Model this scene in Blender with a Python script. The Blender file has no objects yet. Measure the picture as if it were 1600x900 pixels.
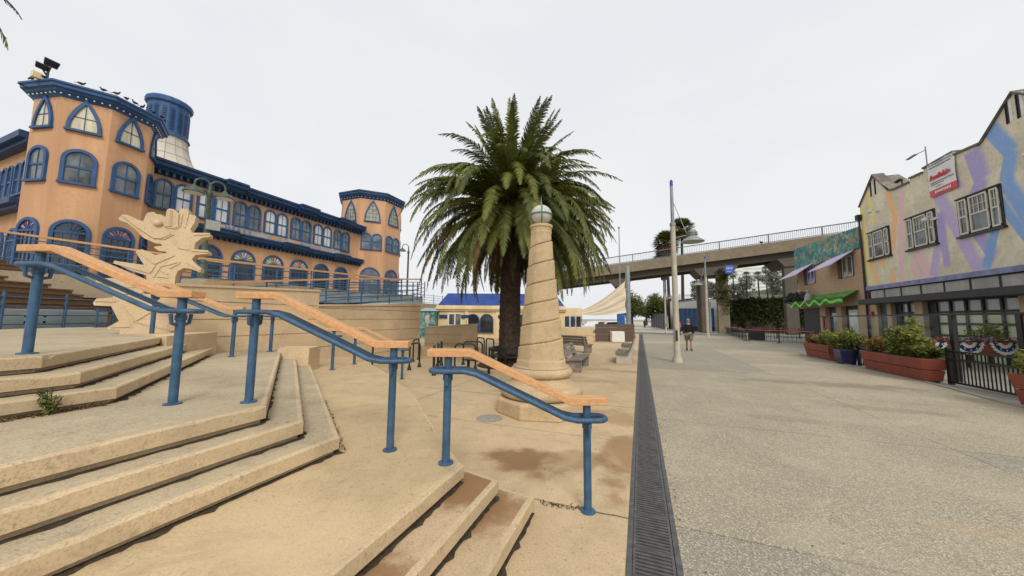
import bpy, bmesh, math, random
from mathutils import Vector, Matrix, Euler, noise
random.seed(7)
S = bpy.context.scene
COL = S.collection
PI = math.pi
V = Vector
# world: +Y runs along the promenade, +X to its right, camera above the origin
# ------------------------------------------------------------------ helpers
class MB:
    def __init__(s): s.v = []; s.f = []; s.m = []; s.mi = 0
    def add(s, pts, faces, mi=None):
        b = len(s.v); s.v += [tuple(p) for p in pts]
        k = s.mi if mi is None else mi
        for f in faces: s.f.append([b+i for i in f]); s.m.append(k)
    def quad(s, a, b, c, d, mi=None): s.add([a, b, c, d], [(0, 1, 2, 3)], mi)
    def poly(s, pts, mi=None): s.add(pts, [tuple(range(len(pts)))], mi)
    def box(s, x0, x1, y0, y1, z0, z1, mi=None):
        s.add([(x0,y0,z0),(x1,y0,z0),(x1,y1,z0),(x0,y1,z0),(x0,y0,z1),(x1,y0,z1),(x1,y1,z1),(x0,y1,z1)],
              [(0,3,2,1),(4,5,6,7),(0,1,5,4),(1,2,6,5),(2,3,7,6),(3,0,4,7)], mi)
    def fbox(s, O, U, N, u0, u1, w0, w1, n0, n1, mi=None):      # box in a frame (U along, Z up, N out)
        Z = V((0,0,1)); P = []
        for n in (n0, n1):
            for u, w in ((u0,w0),(u1,w0),(u1,w1),(u0,w1)): P.append(O+U*u+Z*w+N*n)
        s.add(P, [(0,3,2,1),(4,5,6,7),(0,1,5,4),(1,2,6,5),(2,3,7,6),(3,0,4,7)], mi)
    def bar(s, a, b, w, h, mi=None, up=None):                   # rectangular bar from a to b
        a = V(a); b = V(b); d = (b-a).normalized(); up = V(up or (0,0,1))
        if abs(d.dot(up)) > .98: up = V((1,0,0))
        r = d.cross(up).normalized(); u = r.cross(d)
        P = []
        for p in (a, b):
            for i, j in ((-1,-1),(1,-1),(1,1),(-1,1)): P.append(p+r*(i*w/2)+u*(j*h/2))
        s.add(P, [(0,3,2,1),(4,5,6,7),(0,1,5,4),(1,2,6,5),(2,3,7,6),(3,0,4,7)], mi)
    def tube(s, pts, r, n=8, mi=None, closed=False, caps=True):
        pts = [V(p) for p in pts]; k = len(pts)
        rs = r if isinstance(r, (list, tuple)) else [r]*k
        b = len(s.v); m = s.mi if mi is None else mi
        ref = None
        for i, p in enumerate(pts):
            if closed: t = (pts[(i+1)%k]-pts[i-1]).normalized()
            elif i == 0: t = (pts[1]-p).normalized()
            elif i == k-1: t = (p-pts[-2]).normalized()
            else: t = ((pts[i+1]-p).normalized()+(p-pts[i-1]).normalized()).normalized()
            if ref is None:
                ref = t.cross(V((0,0,1)))
                if ref.length < .05: ref = t.cross(V((1,0,0)))
            ref = (ref-t*ref.dot(t)).normalized(); q = t.cross(ref)
            for j in range(n):
                a = 2*PI*j/n; s.v.append(tuple(p+(ref*math.cos(a)+q*math.sin(a))*rs[i]))
        for i in range(k if closed else k-1):
            for j in range(n):
                i2 = (i+1)%k
                s.f.append([b+i*n+j, b+i*n+(j+1)%n, b+i2*n+(j+1)%n, b+i2*n+j]); s.m.append(m)
        if caps and not closed:
            s.f.append([b+j for j in range(n)][::-1]); s.m.append(m)
            s.f.append([b+(k-1)*n+j for j in range(n)]); s.m.append(m)
    def lathe(s, prof, c=(0,0,0), n=24, mi=None, phase=0):
        b = len(s.v); m = s.mi if mi is None else mi
        for r, z in prof:
            for j in range(n):
                a = 2*PI*j/n+phase; s.v.append((c[0]+r*math.cos(a), c[1]+r*math.sin(a), c[2]+z))
        for i in range(len(prof)-1):
            for j in range(n):
                s.f.append([b+i*n+j, b+i*n+(j+1)%n, b+(i+1)*n+(j+1)%n, b+(i+1)*n+j]); s.m.append(m)
        s.f.append([b+j for j in range(n)][::-1]); s.m.append(m)
        s.f.append([b+(len(prof)-1)*n+j for j in range(n)]); s.m.append(m)
    def prism(s, poly, z0, z1, mi=None, mtop=None):             # plan polygon (ccw) extruded in z
        n = len(poly); P = [(x,y,z0) for x,y in poly]+[(x,y,z1) for x,y in poly]
        s.add(P, [(i,(i+1)%n,n+(i+1)%n,n+i) for i in range(n)], mi)
        s.add([(x,y,z1) for x,y in poly], [tuple(range(n))], mi if mtop is None else mtop)
        s.add([(x,y,z0) for x,y in poly], [tuple(range(n))[::-1]], mi)
    def fprism(s, O, U, N, poly, n0, n1, mi=None):              # polygon (u,w) in a wall frame extruded along N
        Z = V((0,0,1)); k = len(poly)
        A = [O+U*u+Z*w+N*n0 for u,w in poly]; B = [O+U*u+Z*w+N*n1 for u,w in poly]
        s.add(A+B, [(i,(i+1)%k,k+(i+1)%k,k+i) for i in range(k)]+[tuple(range(k))[::-1], tuple(range(k,2*k))], mi)
    def ball(s, c, r, n=14, mi=None, sx=1, sy=1, sz=1):
        prof = [(max(1e-3, math.sin(PI*i/n)), -math.cos(PI*i/n)) for i in range(n+1)]
        b = len(s.v); s.lathe([(p[0]*r, p[1]*r) for p in prof], (0,0,0), n+4, mi)
        for i in range(b, len(s.v)):
            x,y,z = s.v[i]; s.v[i] = (c[0]+x*sx, c[1]+y*sy, c[2]+z*sz)
    def build(s, name, mats, parent=None, smooth=False, bevel=0, local=False):
        me = bpy.data.meshes.new(name)
        off = parent.matrix_world.inverted() if (parent is not None and not local) else None
        vs = s.v
        if off is not None:
            L = V(wloc(parent)); vs = [(x-L.x, y-L.y, z-L.z) for x,y,z in vs]
        me.from_pydata(vs, [], s.f)
        for m in (mats if isinstance(mats, (list, tuple)) else [mats]): me.materials.append(m)
        for p, k in zip(me.polygons, s.m): p.material_index = k
        bm = bmesh.new(); bm.from_mesh(me); bmesh.ops.recalc_face_normals(bm, faces=bm.faces[:]) if len(bm.faces) < 60000 else None
        bm.to_mesh(me); bm.free()
        if smooth:
            for p in me.polygons: p.use_smooth = True
            try: me.set_sharp_from_angle(angle=math.radians(40))
            except Exception: pass
        me.update()
        o = bpy.data.objects.new(name, me); COL.objects.link(o)
        if parent is not None: o.parent = parent
        if bevel:
            b = o.modifiers.new('bevel', 'BEVEL'); b.width = bevel; b.segments = 2; b.limit_method = 'ANGLE'
        return o
def wloc(o):
    L = V((0,0,0))
    while o is not None: L += V(o.location); o = o.parent
    return L
def tag(o, label=None, cat=None, group=None, kind=None):
    if label: o['label'] = label
    if cat: o['category'] = cat
    if group: o['group'] = group
    if kind: o['kind'] = kind
    return o
def thing(name, label, cat, loc=(0,0,0), group=None, rz=0):
    o = bpy.data.objects.new(name, None); COL.objects.link(o); o.location = loc; o.rotation_euler = (0,0,rz)
    o.empty_display_size = .2
    return tag(o, label, cat, group)
def copy_tree(o, parent=None):
    c = o.copy(); COL.objects.link(c); c.parent = parent
    for ch in list(o.children): copy_tree(ch, c)
    return c
def place(o, loc, rz=0, label=None, sc=1):
    o.location = loc; o.rotation_euler = (0,0,rz); o.scale = (sc,sc,sc)
    if label: o['label'] = label
    return o
# ------------------------------------------------------------------ materials
def newmat(name):
    m = bpy.data.materials.new(name); m.use_nodes = True
    nt = m.node_tree; return m, nt, nt.nodes['Principled BSDF']
def N(nt, t, **kw):
    n = nt.nodes.new(t)
    for k, v in kw.items(): setattr(n, k, v)
    return n
def mathn(nt, op, a, b=None, clamp=False):
    n = N(nt, 'ShaderNodeMath', operation=op, use_clamp=clamp)
    for i, x in enumerate((a, b)):
        if x is None: continue
        if isinstance(x, (int, float)): n.inputs[i].default_value = x
        else: nt.links.new(x, n.inputs[i])
    return n.outputs[0]
def mix(nt, fac, a, b, bt='MIX'):
    n = N(nt, 'ShaderNodeMix', data_type='RGBA', blend_type=bt)
    for s, x in ((n.inputs[0], fac), (n.inputs[6], a), (n.inputs[7], b)):
        if isinstance(x, (int, float)): s.default_value = x
        elif isinstance(x, tuple): s.default_value = (*x[:3], 1)
        else: nt.links.new(x, s)
    return n.outputs[2]
def noise_n(nt, co, scale, detail=4, rough=.55, dist=0):
    n = N(nt, 'ShaderNodeTexNoise'); n.inputs['Scale'].default_value = scale; n.inputs['Detail'].default_value = detail
    n.inputs['Roughness'].default_value = rough; n.inputs['Distortion'].default_value = dist
    nt.links.new(co, n.inputs['Vector']); return n.outputs['Fac']
def ramp(nt, x, a, b, lo=0., hi=1.):
    n = N(nt, 'ShaderNodeMapRange', interpolation_type='SMOOTHSTEP')
    n.inputs[1].default_value = a; n.inputs[2].default_value = b; n.inputs[3].default_value = lo; n.inputs[4].default_value = hi
    nt.links.new(x, n.inputs[0]); return n.outputs[0]
def bump(nt, b, h, strength=.3, dist=.01):
    n = N(nt, 'ShaderNodeBump'); n.inputs['Strength'].default_value = strength; n.inputs['Distance'].default_value = dist
    nt.links.new(h, n.inputs['Height']); nt.links.new(n.outputs[0], b.inputs['Normal'])
def dk(c, k): return tuple(x*k for x in c)
def M(name, col, rough=.7, var=.18, scale=4., metal=0, bmp=.15, dirt=.0, spec=.3, streak=False, chip=0):
    """painted / plain surface with two scales of tonal variation"""
    m, nt, b = newmat(name)
    co = N(nt, 'ShaderNodeTexCoord').outputs['Object']
    if streak:
        mp = N(nt, 'ShaderNodeMapping'); mp.inputs['Scale'].default_value = (1,1,.12); nt.links.new(co, mp.inputs[0]); sco = mp.outputs[0]
    else: sco = co
    n1 = noise_n(nt, sco, scale, 5, .6); n2 = noise_n(nt, co, scale*7, 3)
    c = mix(nt, ramp(nt, n1, .3, .7), dk(col, 1-var), dk(col, 1+var*.6))
    c = mix(nt, ramp(nt, n2, .35, .75, 0, .5), c, dk(col, 1-var*.8))
    if dirt:
        n3 = noise_n(nt, sco, scale*.35, 6, .7)
        c = mix(nt, ramp(nt, n3, .5, .8, 0, dirt), c, (.07,.055,.04))
    if chip:
        c = mix(nt, ramp(nt, noise_n(nt, co, 26, 5, .7), .66, .69, 0, chip), c, (.10,.05,.03)); c = mix(nt, ramp(nt, noise_n(nt, co, 9, 5, .7), .56, .75, 0, chip*.6), c, dk(col, 2.0))
    nt.links.new(c, b.inputs['Base Color']); b.inputs['Roughness'].default_value = rough; b.inputs['Metallic'].default_value = metal
    b.inputs['Specular IOR Level'].default_value = spec
    if bmp: bump(nt, b, n2, bmp, .01)
    return m
def concrete(name, col, speck=0., stains=(), joints=None, slabs=None, bmp=.25, grime=.35, rough=.85, cracks=0):
    m, nt, b = newmat(name)
    tc = N(nt, 'ShaderNodeTexCoord'); co = tc.outputs['Object']
    sx = N(nt, 'ShaderNodeSeparateXYZ'); nt.links.new(co, sx.inputs[0]); X, Y = sx.outputs[0], sx.outputs[1]
    big = noise_n(nt, co, .55, 6, .65, .4); mid = noise_n(nt, co, 3.5, 5, .65); fine = noise_n(nt, co, 60, 3, .6)
    c = mix(nt, ramp(nt, big, .3, .72), dk(col, .84), dk(col, 1.1))
    c = mix(nt, ramp(nt, mid, .48, .8, 0, grime), c, dk(col, .6))
    c = mix(nt, ramp(nt, fine, .42, .68, 0, .6), c, dk(col, .66))
    pit = noise_n(nt, co, 24, 4, .7); c = mix(nt, ramp(nt, pit, .58, .66, 0, .6), c, dk(col, .45))
    drp = noise_n(nt, co, 1.7, 6, .75, 1.); c = mix(nt, ramp(nt, drp, .50, .66, 0, grime*.85), c, dk(col, .66))
    h = fine
    if slabs:      # each cast slab has its own tone
        lx, ly = slabs
        wx = mathn(nt, 'FLOOR', mathn(nt, 'DIVIDE', X, lx)); wy = mathn(nt, 'FLOOR', mathn(nt, 'DIVIDE', Y, ly))
        cb = N(nt, 'ShaderNodeCombineXYZ'); nt.links.new(wx, cb.inputs[0]); nt.links.new(wy, cb.inputs[1])
        wn = N(nt, 'ShaderNodeTexWhiteNoise'); nt.links.new(cb.outputs[0], wn.inputs[0])
        c = mix(nt, ramp(nt, wn.outputs[0], .25, .75, 0, .9), c, mix(nt, .5, dk(col, .68), (.25,.25,.225)))
        for s, l in ((X, lx), (Y, ly)):
            fr = mathn(nt, 'ABSOLUTE', mathn(nt, 'SUBTRACT', mathn(nt, 'FRACT', mathn(nt, 'DIVIDE', s, l)), .5))
            c = mix(nt, ramp(nt, fr, .5-.02/l, .5-.008/l, 0, .75), c, dk(col, .42))
    if speck:
        vo = N(nt, 'ShaderNodeTexVoronoi'); vo.inputs['Scale'].default_value = 95; nt.links.new(co, vo.inputs['Vector'])
        sc = N(nt, 'ShaderNodeSeparateColor'); nt.links.new(vo.outputs['Color'], sc.inputs[0])
        c = mix(nt, ramp(nt, sc.outputs[0], .72, .8, 0, speck), c, dk(col, 1.9))
        c = mix(nt, ramp(nt, sc.outputs[1], .78, .85, 0, speck), c, dk(col, .35))
        h = vo.outputs['Distance']
        sp = noise_n(nt, co, 9, 2, .5); c = mix(nt, ramp(nt, sp, .70, .74, 0, .55), c, dk(col, .4))
    if joints:
        for ax, p, w in joints:
            s = X if ax == 'x' else Y
            c = mix(nt, ramp(nt, mathn(nt, 'ABSOLUTE', mathn(nt, 'SUBTRACT', mathn(nt, 'ADD', s, mathn(nt, 'MULTIPLY', mathn(nt, 'SUBTRACT', mid, .5), .05)), p)), w*.5, w, .8, 0), c, (.06,.05,.04))
    for sxx, syy, rx, ry, scol, amt in stains:
        dx = mathn(nt, 'DIVIDE', mathn(nt, 'SUBTRACT', X, sxx), rx); dy = mathn(nt, 'DIVIDE', mathn(nt, 'SUBTRACT', Y, syy), ry)
        d = mathn(nt, 'SQRT', mathn(nt, 'ADD', mathn(nt, 'MULTIPLY', dx, dx), mathn(nt, 'MULTIPLY', dy, dy)))
        d = mathn(nt, 'ADD', d, mathn(nt, 'MULTIPLY', mathn(nt, 'SUBTRACT', noise_n(nt, co, 1.6, 5, .65), .5), 2.4))
        c = mix(nt, ramp(nt, d, .55, 1.15, amt, 0), c, scol)
    gv = N(nt, 'ShaderNodeTexVoronoi'); gv.inputs['Scale'].default_value = 2.3; nt.links.new(co, gv.inputs['Vector'])
    gs = N(nt, 'ShaderNodeSeparateColor'); nt.links.new(gv.outputs['Color'], gs.inputs[0])
    c = mix(nt, mathn(nt, 'MULTIPLY', ramp(nt, gv.outputs['Distance'], .025, .06, .75, 0), ramp(nt, gs.outputs[0], .45, .55)), c, dk(col, .25))   # gum and oil spots
    fw = noise_n(nt, co, .9, 3, .5, 1.2); c = mix(nt, ramp(nt, fw, .52, .7, 0, .28), c, dk(col, 1.25))      # worn paler paths
    if cracks:
        vo = N(nt, 'ShaderNodeTexVoronoi', feature='DISTANCE_TO_EDGE'); vo.inputs['Scale'].default_value = .32
        ad = N(nt, 'ShaderNodeVectorMath', operation='ADD'); nz = N(nt, 'ShaderNodeTexNoise'); nz.inputs['Scale'].default_value = 2.5
        nt.links.new(co, nz.inputs['Vector']); nt.links.new(co, ad.inputs[0]); nt.links.new(nz.outputs['Color'], ad.inputs[1])
        nt.links.new(ad.outputs[0], vo.inputs['Vector'])
        c = mix(nt, mathn(nt, 'MULTIPLY', ramp(nt, vo.outputs['Distance'], .002, .006, cracks, 0), ramp(nt, big, .45, .6)), c, (.08,.06,.045))
    nt.links.new(c, b.inputs['Base Color']); b.inputs['Roughness'].default_value = rough; b.inputs['Specular IOR Level'].default_value = .25
    bump(nt, b, h, bmp, .008)
    return m
def glassm(name, col=(.05,.06,.07), rough=.08, var=.5, scale=1.2):
    m, nt, b = newmat(name)
    co = N(nt, 'ShaderNodeTexCoord').outputs['Object']
    c = mix(nt, ramp(nt, noise_n(nt, co, scale, 3), .35, .7), dk(col, 1-var), dk(col, 1+var))
    nt.links.new(c, b.inputs['Base Color']); b.inputs['Roughness'].default_value = rough; b.inputs['Specular IOR Level'].default_value = .8
    return m
def leafm(name, col, var=.35):
    m, nt, b = newmat(name)
    co = N(nt, 'ShaderNodeTexCoord').outputs['Object']
    n1 = noise_n(nt, co, 3, 4); n2 = noise_n(nt, co, .8, 3)
    c = mix(nt, ramp(nt, n1, .3, .7), dk(col, 1-var), dk(col, 1+var)); c = mix(nt, ramp(nt, n2, .4, .7, 0, .5), c, dk(col, .55))
    nt.links.new(c, b.inputs['Base Color']); b.inputs['Roughness'].default_value = .55; b.inputs['Specular IOR Level'].default_value = .35
    tr = N(nt, 'ShaderNodeBsdfTranslucent'); nt.links.new(c, tr.inputs[0])
    mx = N(nt, 'ShaderNodeMixShader'); mx.inputs[0].default_value = .22
    out = nt.nodes['Material Output']; nt.links.new(b.outputs[0], mx.inputs[1]); nt.links.new(tr.outputs[0], mx.inputs[2]); nt.links.new(mx.outputs[0], out.inputs[0])
    return m
def woodm(name, col, scale=6, ax=0, var=.3, rough=.6):
    m, nt, b = newmat(name)
    co = N(nt, 'ShaderNodeTexCoord').outputs['Object']
    mp = N(nt, 'ShaderNodeMapping'); s = [14,14,14]; s[ax] = 1.2; mp.inputs['Scale'].default_value = s; nt.links.new(co, mp.inputs[0])
    n1 = noise_n(nt, mp.outputs[0], scale*.6, 5, .65, .6); n2 = noise_n(nt, co, 2.2, 4)
    c = mix(nt, ramp(nt, n1, .35, .7), dk(col, 1-var), dk(col, 1.12)); c = mix(nt, ramp(nt, n2, .45, .75, 0, .5), c, dk(col, .7))
    n3 = noise_n(nt, mp.outputs[0], scale*.16, 5, .7, .4); c = mix(nt, ramp(nt, n3, .5, .72, 0, .32), c, mix(nt, .5, dk(col, .75), (.33,.29,.24)))
    nt.links.new(c, b.inputs['Base Color']); b.inputs['Roughness'].default_value = rough; bump(nt, b, n1, .2, .004)
    return m
TAN = (.57,.43,.26); GREYC = (.47,.385,.255)
WET = (.25,.135,.06)
m_prom = concrete('exposed_aggregate', (.40,.345,.25), speck=.42, slabs=(4.1,3.4), grime=.3, bmp=.5, rough=.9,
    stains=[(2.4,7.7,.9,.25,(.19,.165,.12),.3),(5.2,12.3,2.6,.5,(.15,.13,.10),.45),(4.6,9.3,1.3,.25,(.17,.15,.115),.3),(3.1,4.3,1.2,.12,(.45,.33,.2),.3)])
m_plaza = concrete('plaza_concrete', TAN, grime=.5,
    stains=[(-1.45,4.15,.55,.45,WET,.85),(-.75,4.5,.4,.35,WET,.55),(-.3,4.7,.28,1.0,WET,.7),(-.55,6.6,.7,.5,WET,.45),(-1.9,10.2,1.6,.5,dk(TAN,.6),.6),(-.9,12.4,.9,.35,dk(TAN,.55),.6)],
    joints=[('y',3.36,.016),('y',7.4,.014),('y',12.3,.014),('y',17.2,.012),('x',-4.6,.012),('y',5.35,.008)])
m_land = concrete('landing_concrete', (.57,.43,.25), grime=.55, cracks=.8, stains=[(-2.0,1.4,1.0,.6,dk(TAN,1.12),.35)])
m_tread = concrete('tread_concrete', GREYC, grime=.55, bmp=.3, speck=.12)
m_tread_wet = concrete('stained_tread', (.56,.42,.26), grime=.4, stains=[(-1.42,2.75,.5,.42,WET,.9),(-1.42,1.55,.4,.36,WET,.85)])
m_riser = concrete('riser_concrete', (.60,.46,.285), grime=.55, bmp=.22)
m_wall = concrete('cream_wall_stucco', (.68,.52,.325), grime=.25, bmp=.3)
m_asph = concrete('asphalt', (.20,.19,.17), grime=.3, bmp=.3)
m_ground = concrete('far_ground', (.36,.33,.27), grime=.3)
m_patio = concrete('patio_concrete', (.33,.31,.27), grime=.3)
m_path = concrete('pale_path', (.55,.50,.42), grime=.3)
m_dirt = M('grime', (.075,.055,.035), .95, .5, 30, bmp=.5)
m_blue = M('rail_blue_paint', (.045,.11,.20), .45, .3, 8, bmp=.1, spec=.4, dirt=.25, chip=.6)
m_bluetrim = M('trim_blue_paint', (.035,.095,.225), .5, .25, 2, bmp=.05)
m_bluedk = M('trim_navy_paint', (.022,.06,.145), .5, .3, 2, bmp=.05)
m_railwood = woodm('rail_wood', (.65,.345,.15), ax=0, var=.2)
m_orange = M('orange_stucco', (.60,.345,.19), .85, .20, 1.0, bmp=.3, dirt=.22, streak=True)
m_black = M('black_paint', (.012,.012,.013), .4, .3, 6, spec=.5)
m_steel = M('drain_steel', (.115,.11,.11), .55, .35, 9, metal=.2)
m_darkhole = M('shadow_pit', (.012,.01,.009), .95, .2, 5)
m_white = M('white_paint', (.75,.74,.70), .6, .1, 3)
m_cream = M('cream_paint', (.72,.58,.34), .75, .15, 1.2, streak=True, dirt=.12)
m_greyw = M('grey_weathered_wood', (.24,.21,.175), .85, .35, 6, dirt=.25)
m_galv = M('galvanised_pole', (.27,.30,.31), .5, .2, 4, metal=.3)
m_polec = M('pole_concrete', (.50,.45,.36), .85, .15, 3, dirt=.15)
m_green = M('lamp_green', (.09,.12,.09), .55, .4, 12, metal=.2)
m_red = M('planter_red', (.27,.07,.045), .6, .2, 2.5, dirt=.12, streak=True)
m_navy = M('pot_navy', (.018,.02,.085), .25, .3, 3, spec=.6)
m_soil = M('soil', (.05,.035,.022), .95, .4, 20, bmp=.6)
m_teal = M('teal_panel', (.05,.22,.26), .6, .6, 1.6)
m_glass = glassm('window_glass', (.115,.13,.14))
m_glassd = glassm('dark_glass', (.03,.035,.04))
m_curtain = M('curtain', (.62,.55,.38), .35, .25, 6, spec=.7, streak=True)
m_blind = glassm('white_blind_glass', (.55,.56,.55), .2, .15)
# ------------------------------------------------------------------ camera, light, sky
F_PX, PITCH, ROLL, YAW, CAMH = 520., math.atan(47/520), math.radians(.5), math.radians(21), 1.8
cam = bpy.data.cameras.new('camera'); co_ = bpy.data.objects.new('camera', cam); COL.objects.link(co_); S.camera = co_
cam.sensor_width = 36; cam.lens = 36*F_PX/1600; cam.clip_start = .05; cam.clip_end = 3000
co_.matrix_world = Matrix.Translation((0,0,CAMH)) @ Euler((PI/2+PITCH, 0, YAW), 'XYZ').to_matrix().to_4x4() @ Matrix.Rotation(ROLL, 4, 'Z')
W = bpy.data.worlds.new('World'); S.world = W; W.use_nodes = True
nt = W.node_tree; bg = nt.nodes['Background']
SUN_EL, SUN_AZ = math.radians(42), math.radians(146)     # azimuth from +Y clockwise: behind the camera, to its right
sky = N(nt, 'ShaderNodeTexSky', sky_type='NISHITA'); sky.sun_disc = False; sky.sun_elevation = SUN_EL; sky.sun_rotation = SUN_AZ
sky.air_density = 1.2; sky.dust_density = 4
hs = N(nt, 'ShaderNodeHueSaturation'); hs.inputs['Saturation'].default_value = .25; nt.links.new(sky.outputs[0], hs.inputs['Color'])
tcw = N(nt, 'ShaderNodeTexCoord'); mpw = N(nt, 'ShaderNodeMapping'); mpw.inputs['Scale'].default_value = (1,1,2.2); nt.links.new(tcw.outputs['Generated'], mpw.inputs[0])
cl = noise_n(nt, mpw.outputs[0], 1.7, 5, .55, .3)
cloud = mix(nt, ramp(nt, cl, .3, .72), (8.9,9.2,9.6), (9.65,9.72,9.85))
skyc = mix(nt, .84, hs.outputs[0], cloud)
nt.links.new(skyc, bg.inputs[0]); bg.inputs[1].default_value = .101
sl = bpy.data.lights.new('sun', 'SUN'); sl.energy = 1.95; sl.angle = math.radians(20); sl.color = (1,.94,.86)
so = bpy.data.objects.new('sun', sl); COL.objects.link(so)
sd = V((math.sin(SUN_AZ)*math.cos(SUN_EL), math.cos(SUN_AZ)*math.cos(SUN_EL), math.sin(SUN_EL)))
so.rotation_euler = sd.to_track_quat('Z', 'Y').to_euler(); so.location = (0,0,40)
S.view_settings.view_transform = 'Standard'; S.view_settings.look = 'None'; S.view_settings.exposure = 0
S.cycles.max_bounces = 6; S.cycles.transparent_max_bounces = 12
try: S.cycles.use_denoising = True
except Exception: pass
# ------------------------------------------------------------------ setting: ground sheets
def sheet(name, pts, z, mat):
    mb = MB(); mb.poly([(x,y,z) for x,y in pts]); o = mb.build(name, mat); return tag(o, kind='structure')
sheet('ground', [(-900,-60),(900,-60),(900,1500),(-900,1500)], -.03, m_ground)
sheet('promenade', [(.245,-8),(7.62,-8),(7.6,11),(7.95,13.5),(7.95,22),(10.1,36),(10.1,44),(.245,44)], 0, m_prom)
sheet('plaza', [(-13,-8),(-.14,-8),(-.14,44),(-40,44),(-40,9.2),(-13,9.2)], 0, m_plaza)
sheet('patio', [(7.62,-8),(14.2,-8),(14.2,44),(10.1,44),(10.1,36),(7.95,22),(7.95,13.5),(7.6,11)], -.004, m_patio)
sheet('cross_street', [(-40,44),(40,44),(40,50),(-40,50)], -.006, m_asph)
sheet('far_path', [(-3.2,50),(5.5,50),(6,260),(-4,260)], -.004, m_path)
# kerb strip beside the patio
mb = MB(); mb.prism([(7.48,6),(7.62,6),(7.62,11),(7.98,13.5),(7.98,22.2),(7.85,22.2),(7.85,13.5),(7.48,11)], -.02, .03); tag(mb.build('kerb', m_patio, bevel=.01), kind='structure')
# ------------------------------------------------------------------ stairs and landings
def off(pl, t):                               # offset an open polyline to its left side
    out = []
    for i, p in enumerate(pl):
        ns = []
        if i > 0: d = V(p)-V(pl[i-1]); ns.append(V((-d.y,d.x)).normalized())
        if i < len(pl)-1: d = V(pl[i+1])-V(p); ns.append(V((-d.y,d.x)).normalized())
        if len(ns) == 1: q = V(p)+ns[0]*t
        else:
            b = (ns[0]+ns[1]).normalized(); q = V(p)+b*(t/max(.3,b.dot(ns[0])))
        out.append((q.x,q.y))
    return out
def step(name, line, back, z0, z1, mtread, undercut=.045, lip=.05):
    """a tread: front polyline (right to the viewer), riser leaning back under the nosing, tan nosing strip on top"""
    mb = MB(); inn = off(line, undercut); lipl = off(line, lip); n = len(line)
    rs = .012
    for i in range(n-1):
        a, b = line[i], line[i+1]; e = 10 if name == 'landing' else 10
        L = math.hypot(b[0]-a[0], b[1]-a[1]); k = max(1, int(L/.11)) if L < 9 else 60
        def lerp(p, q, t): return (p[0]+(q[0]-p[0])*t, p[1]+(q[1]-p[1])*t)
        for j in range(k):
            t0, t1 = j/k, (j+1)/k
            P0, P1 = lerp(a,b,t0), lerp(a,b,t1); I0, I1 = lerp(inn[i],inn[i+1],t0), lerp(inn[i],inn[i+1],t1)
            K0, K1 = lerp(lipl[i],lipl[i+1],t0), lerp(lipl[i],lipl[i+1],t1)
            def ch(p): return max(0., noise.noise(V((p[0]*5, p[1]*5, z1*9)))-.22)*.05      # chipped edge
            c0, c1 = ch(P0), ch(P1)
            hm = z0+(z1-z0)*.2
            mb.quad((*I0,z0),(*I1,z0),(*I1,hm),(*I0,hm),1)
            mb.quad((*I0,hm),(*I1,hm),(*P1,hm+.012),(*P0,hm+.012),1)
            mb.quad((*P0,hm+.012),(*P1,hm+.012),(*P1,z1-rs-c1),(*P0,z1-rs-c0),1)
            q0, q1 = lerp(P0,K0,.25+c0*8), lerp(P1,K1,.25+c1*8)
            mb.quad((*P0,z1-rs-c0),(*P1,z1-rs-c1),(*q1,z1),(*q0,z1),1)
            mb.quad((*q0,z1),(*q1,z1),(*K1,z1),(*K0,z1),1)
    mb.poly([(*p,z1) for p in lipl+back], 0)
    return tag(mb.build(name, [mtread, m_riser]), kind='structure')
dg = V((-.814,.581))
def along(c, L): return (c[0]+dg.x*L, c[1]+dg.y*L)
R1, R2, L1Z, L2Z, L3Z = .15, .30, .45, .94, 1.40
step('step', [(-.96,-6),(-.96,3.12),(-1.75,3.22)], [(-1.75,-6)], 0, R1, m_tread_wet)
step('step', [(-1.265,-6),(-1.265,2.99),(-1.95,3.14)], [(-1.95,-6)], R1, R2, m_tread_wet)
step('landing', [(-1.535,-6),(-1.545,2.83),(-1.69,2.95),(-2.23,3.47),(-3.6,4.85),(-5.57,6.45),(-9.5,9.25)], [(-9.7,9.2),(-9.7,-6)], R2, L1Z, m_land)
mb = MB(); mb.prism([(-1.75,2.9),(-1.69,2.93),(-2.23,3.44),(-3.6,4.82),(-5.57,6.42),(-9.5,9.2),(-9.5,2.9)], -.02, .31); tag(mb.build('landing_base', m_riser), kind='structure')
for name, c, end, z0, z1, mt, bk in (
    ('step', (-2.825,2.6), 5.9, L1Z, .61, m_tread, [(-9.6,6.9),(-9.6,-6)]),
    ('step', (-3.12,2.43), 5.72, .61, .775, m_tread, [(-9.6,6.6),(-9.6,-6)]),
    ('landing', (-3.39,2.24), 5.7, .775, L2Z, m_tread, [(-9.6,6.3),(-9.6,-6)]),
    ('step', (-4.82,1.74), 4.9, L2Z, 1.09, m_tread, [(-9.55,4.7),(-9.55,-6)]),
    ('step', (-5.08,1.58), 4.4, 1.09, 1.245, m_tread, [(-9.55,4.4),(-9.55,-6)]),
    ('landing', (-5.34,1.41), 3.85, 1.245, L3Z, m_tread, [(-9.5,4.1),(-15.5,5.6),(-15.5,-6)])):
    e = along(c, end)
    step(name, [(c[0],-6), c, e], bk, z0, z1, mt)
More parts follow.
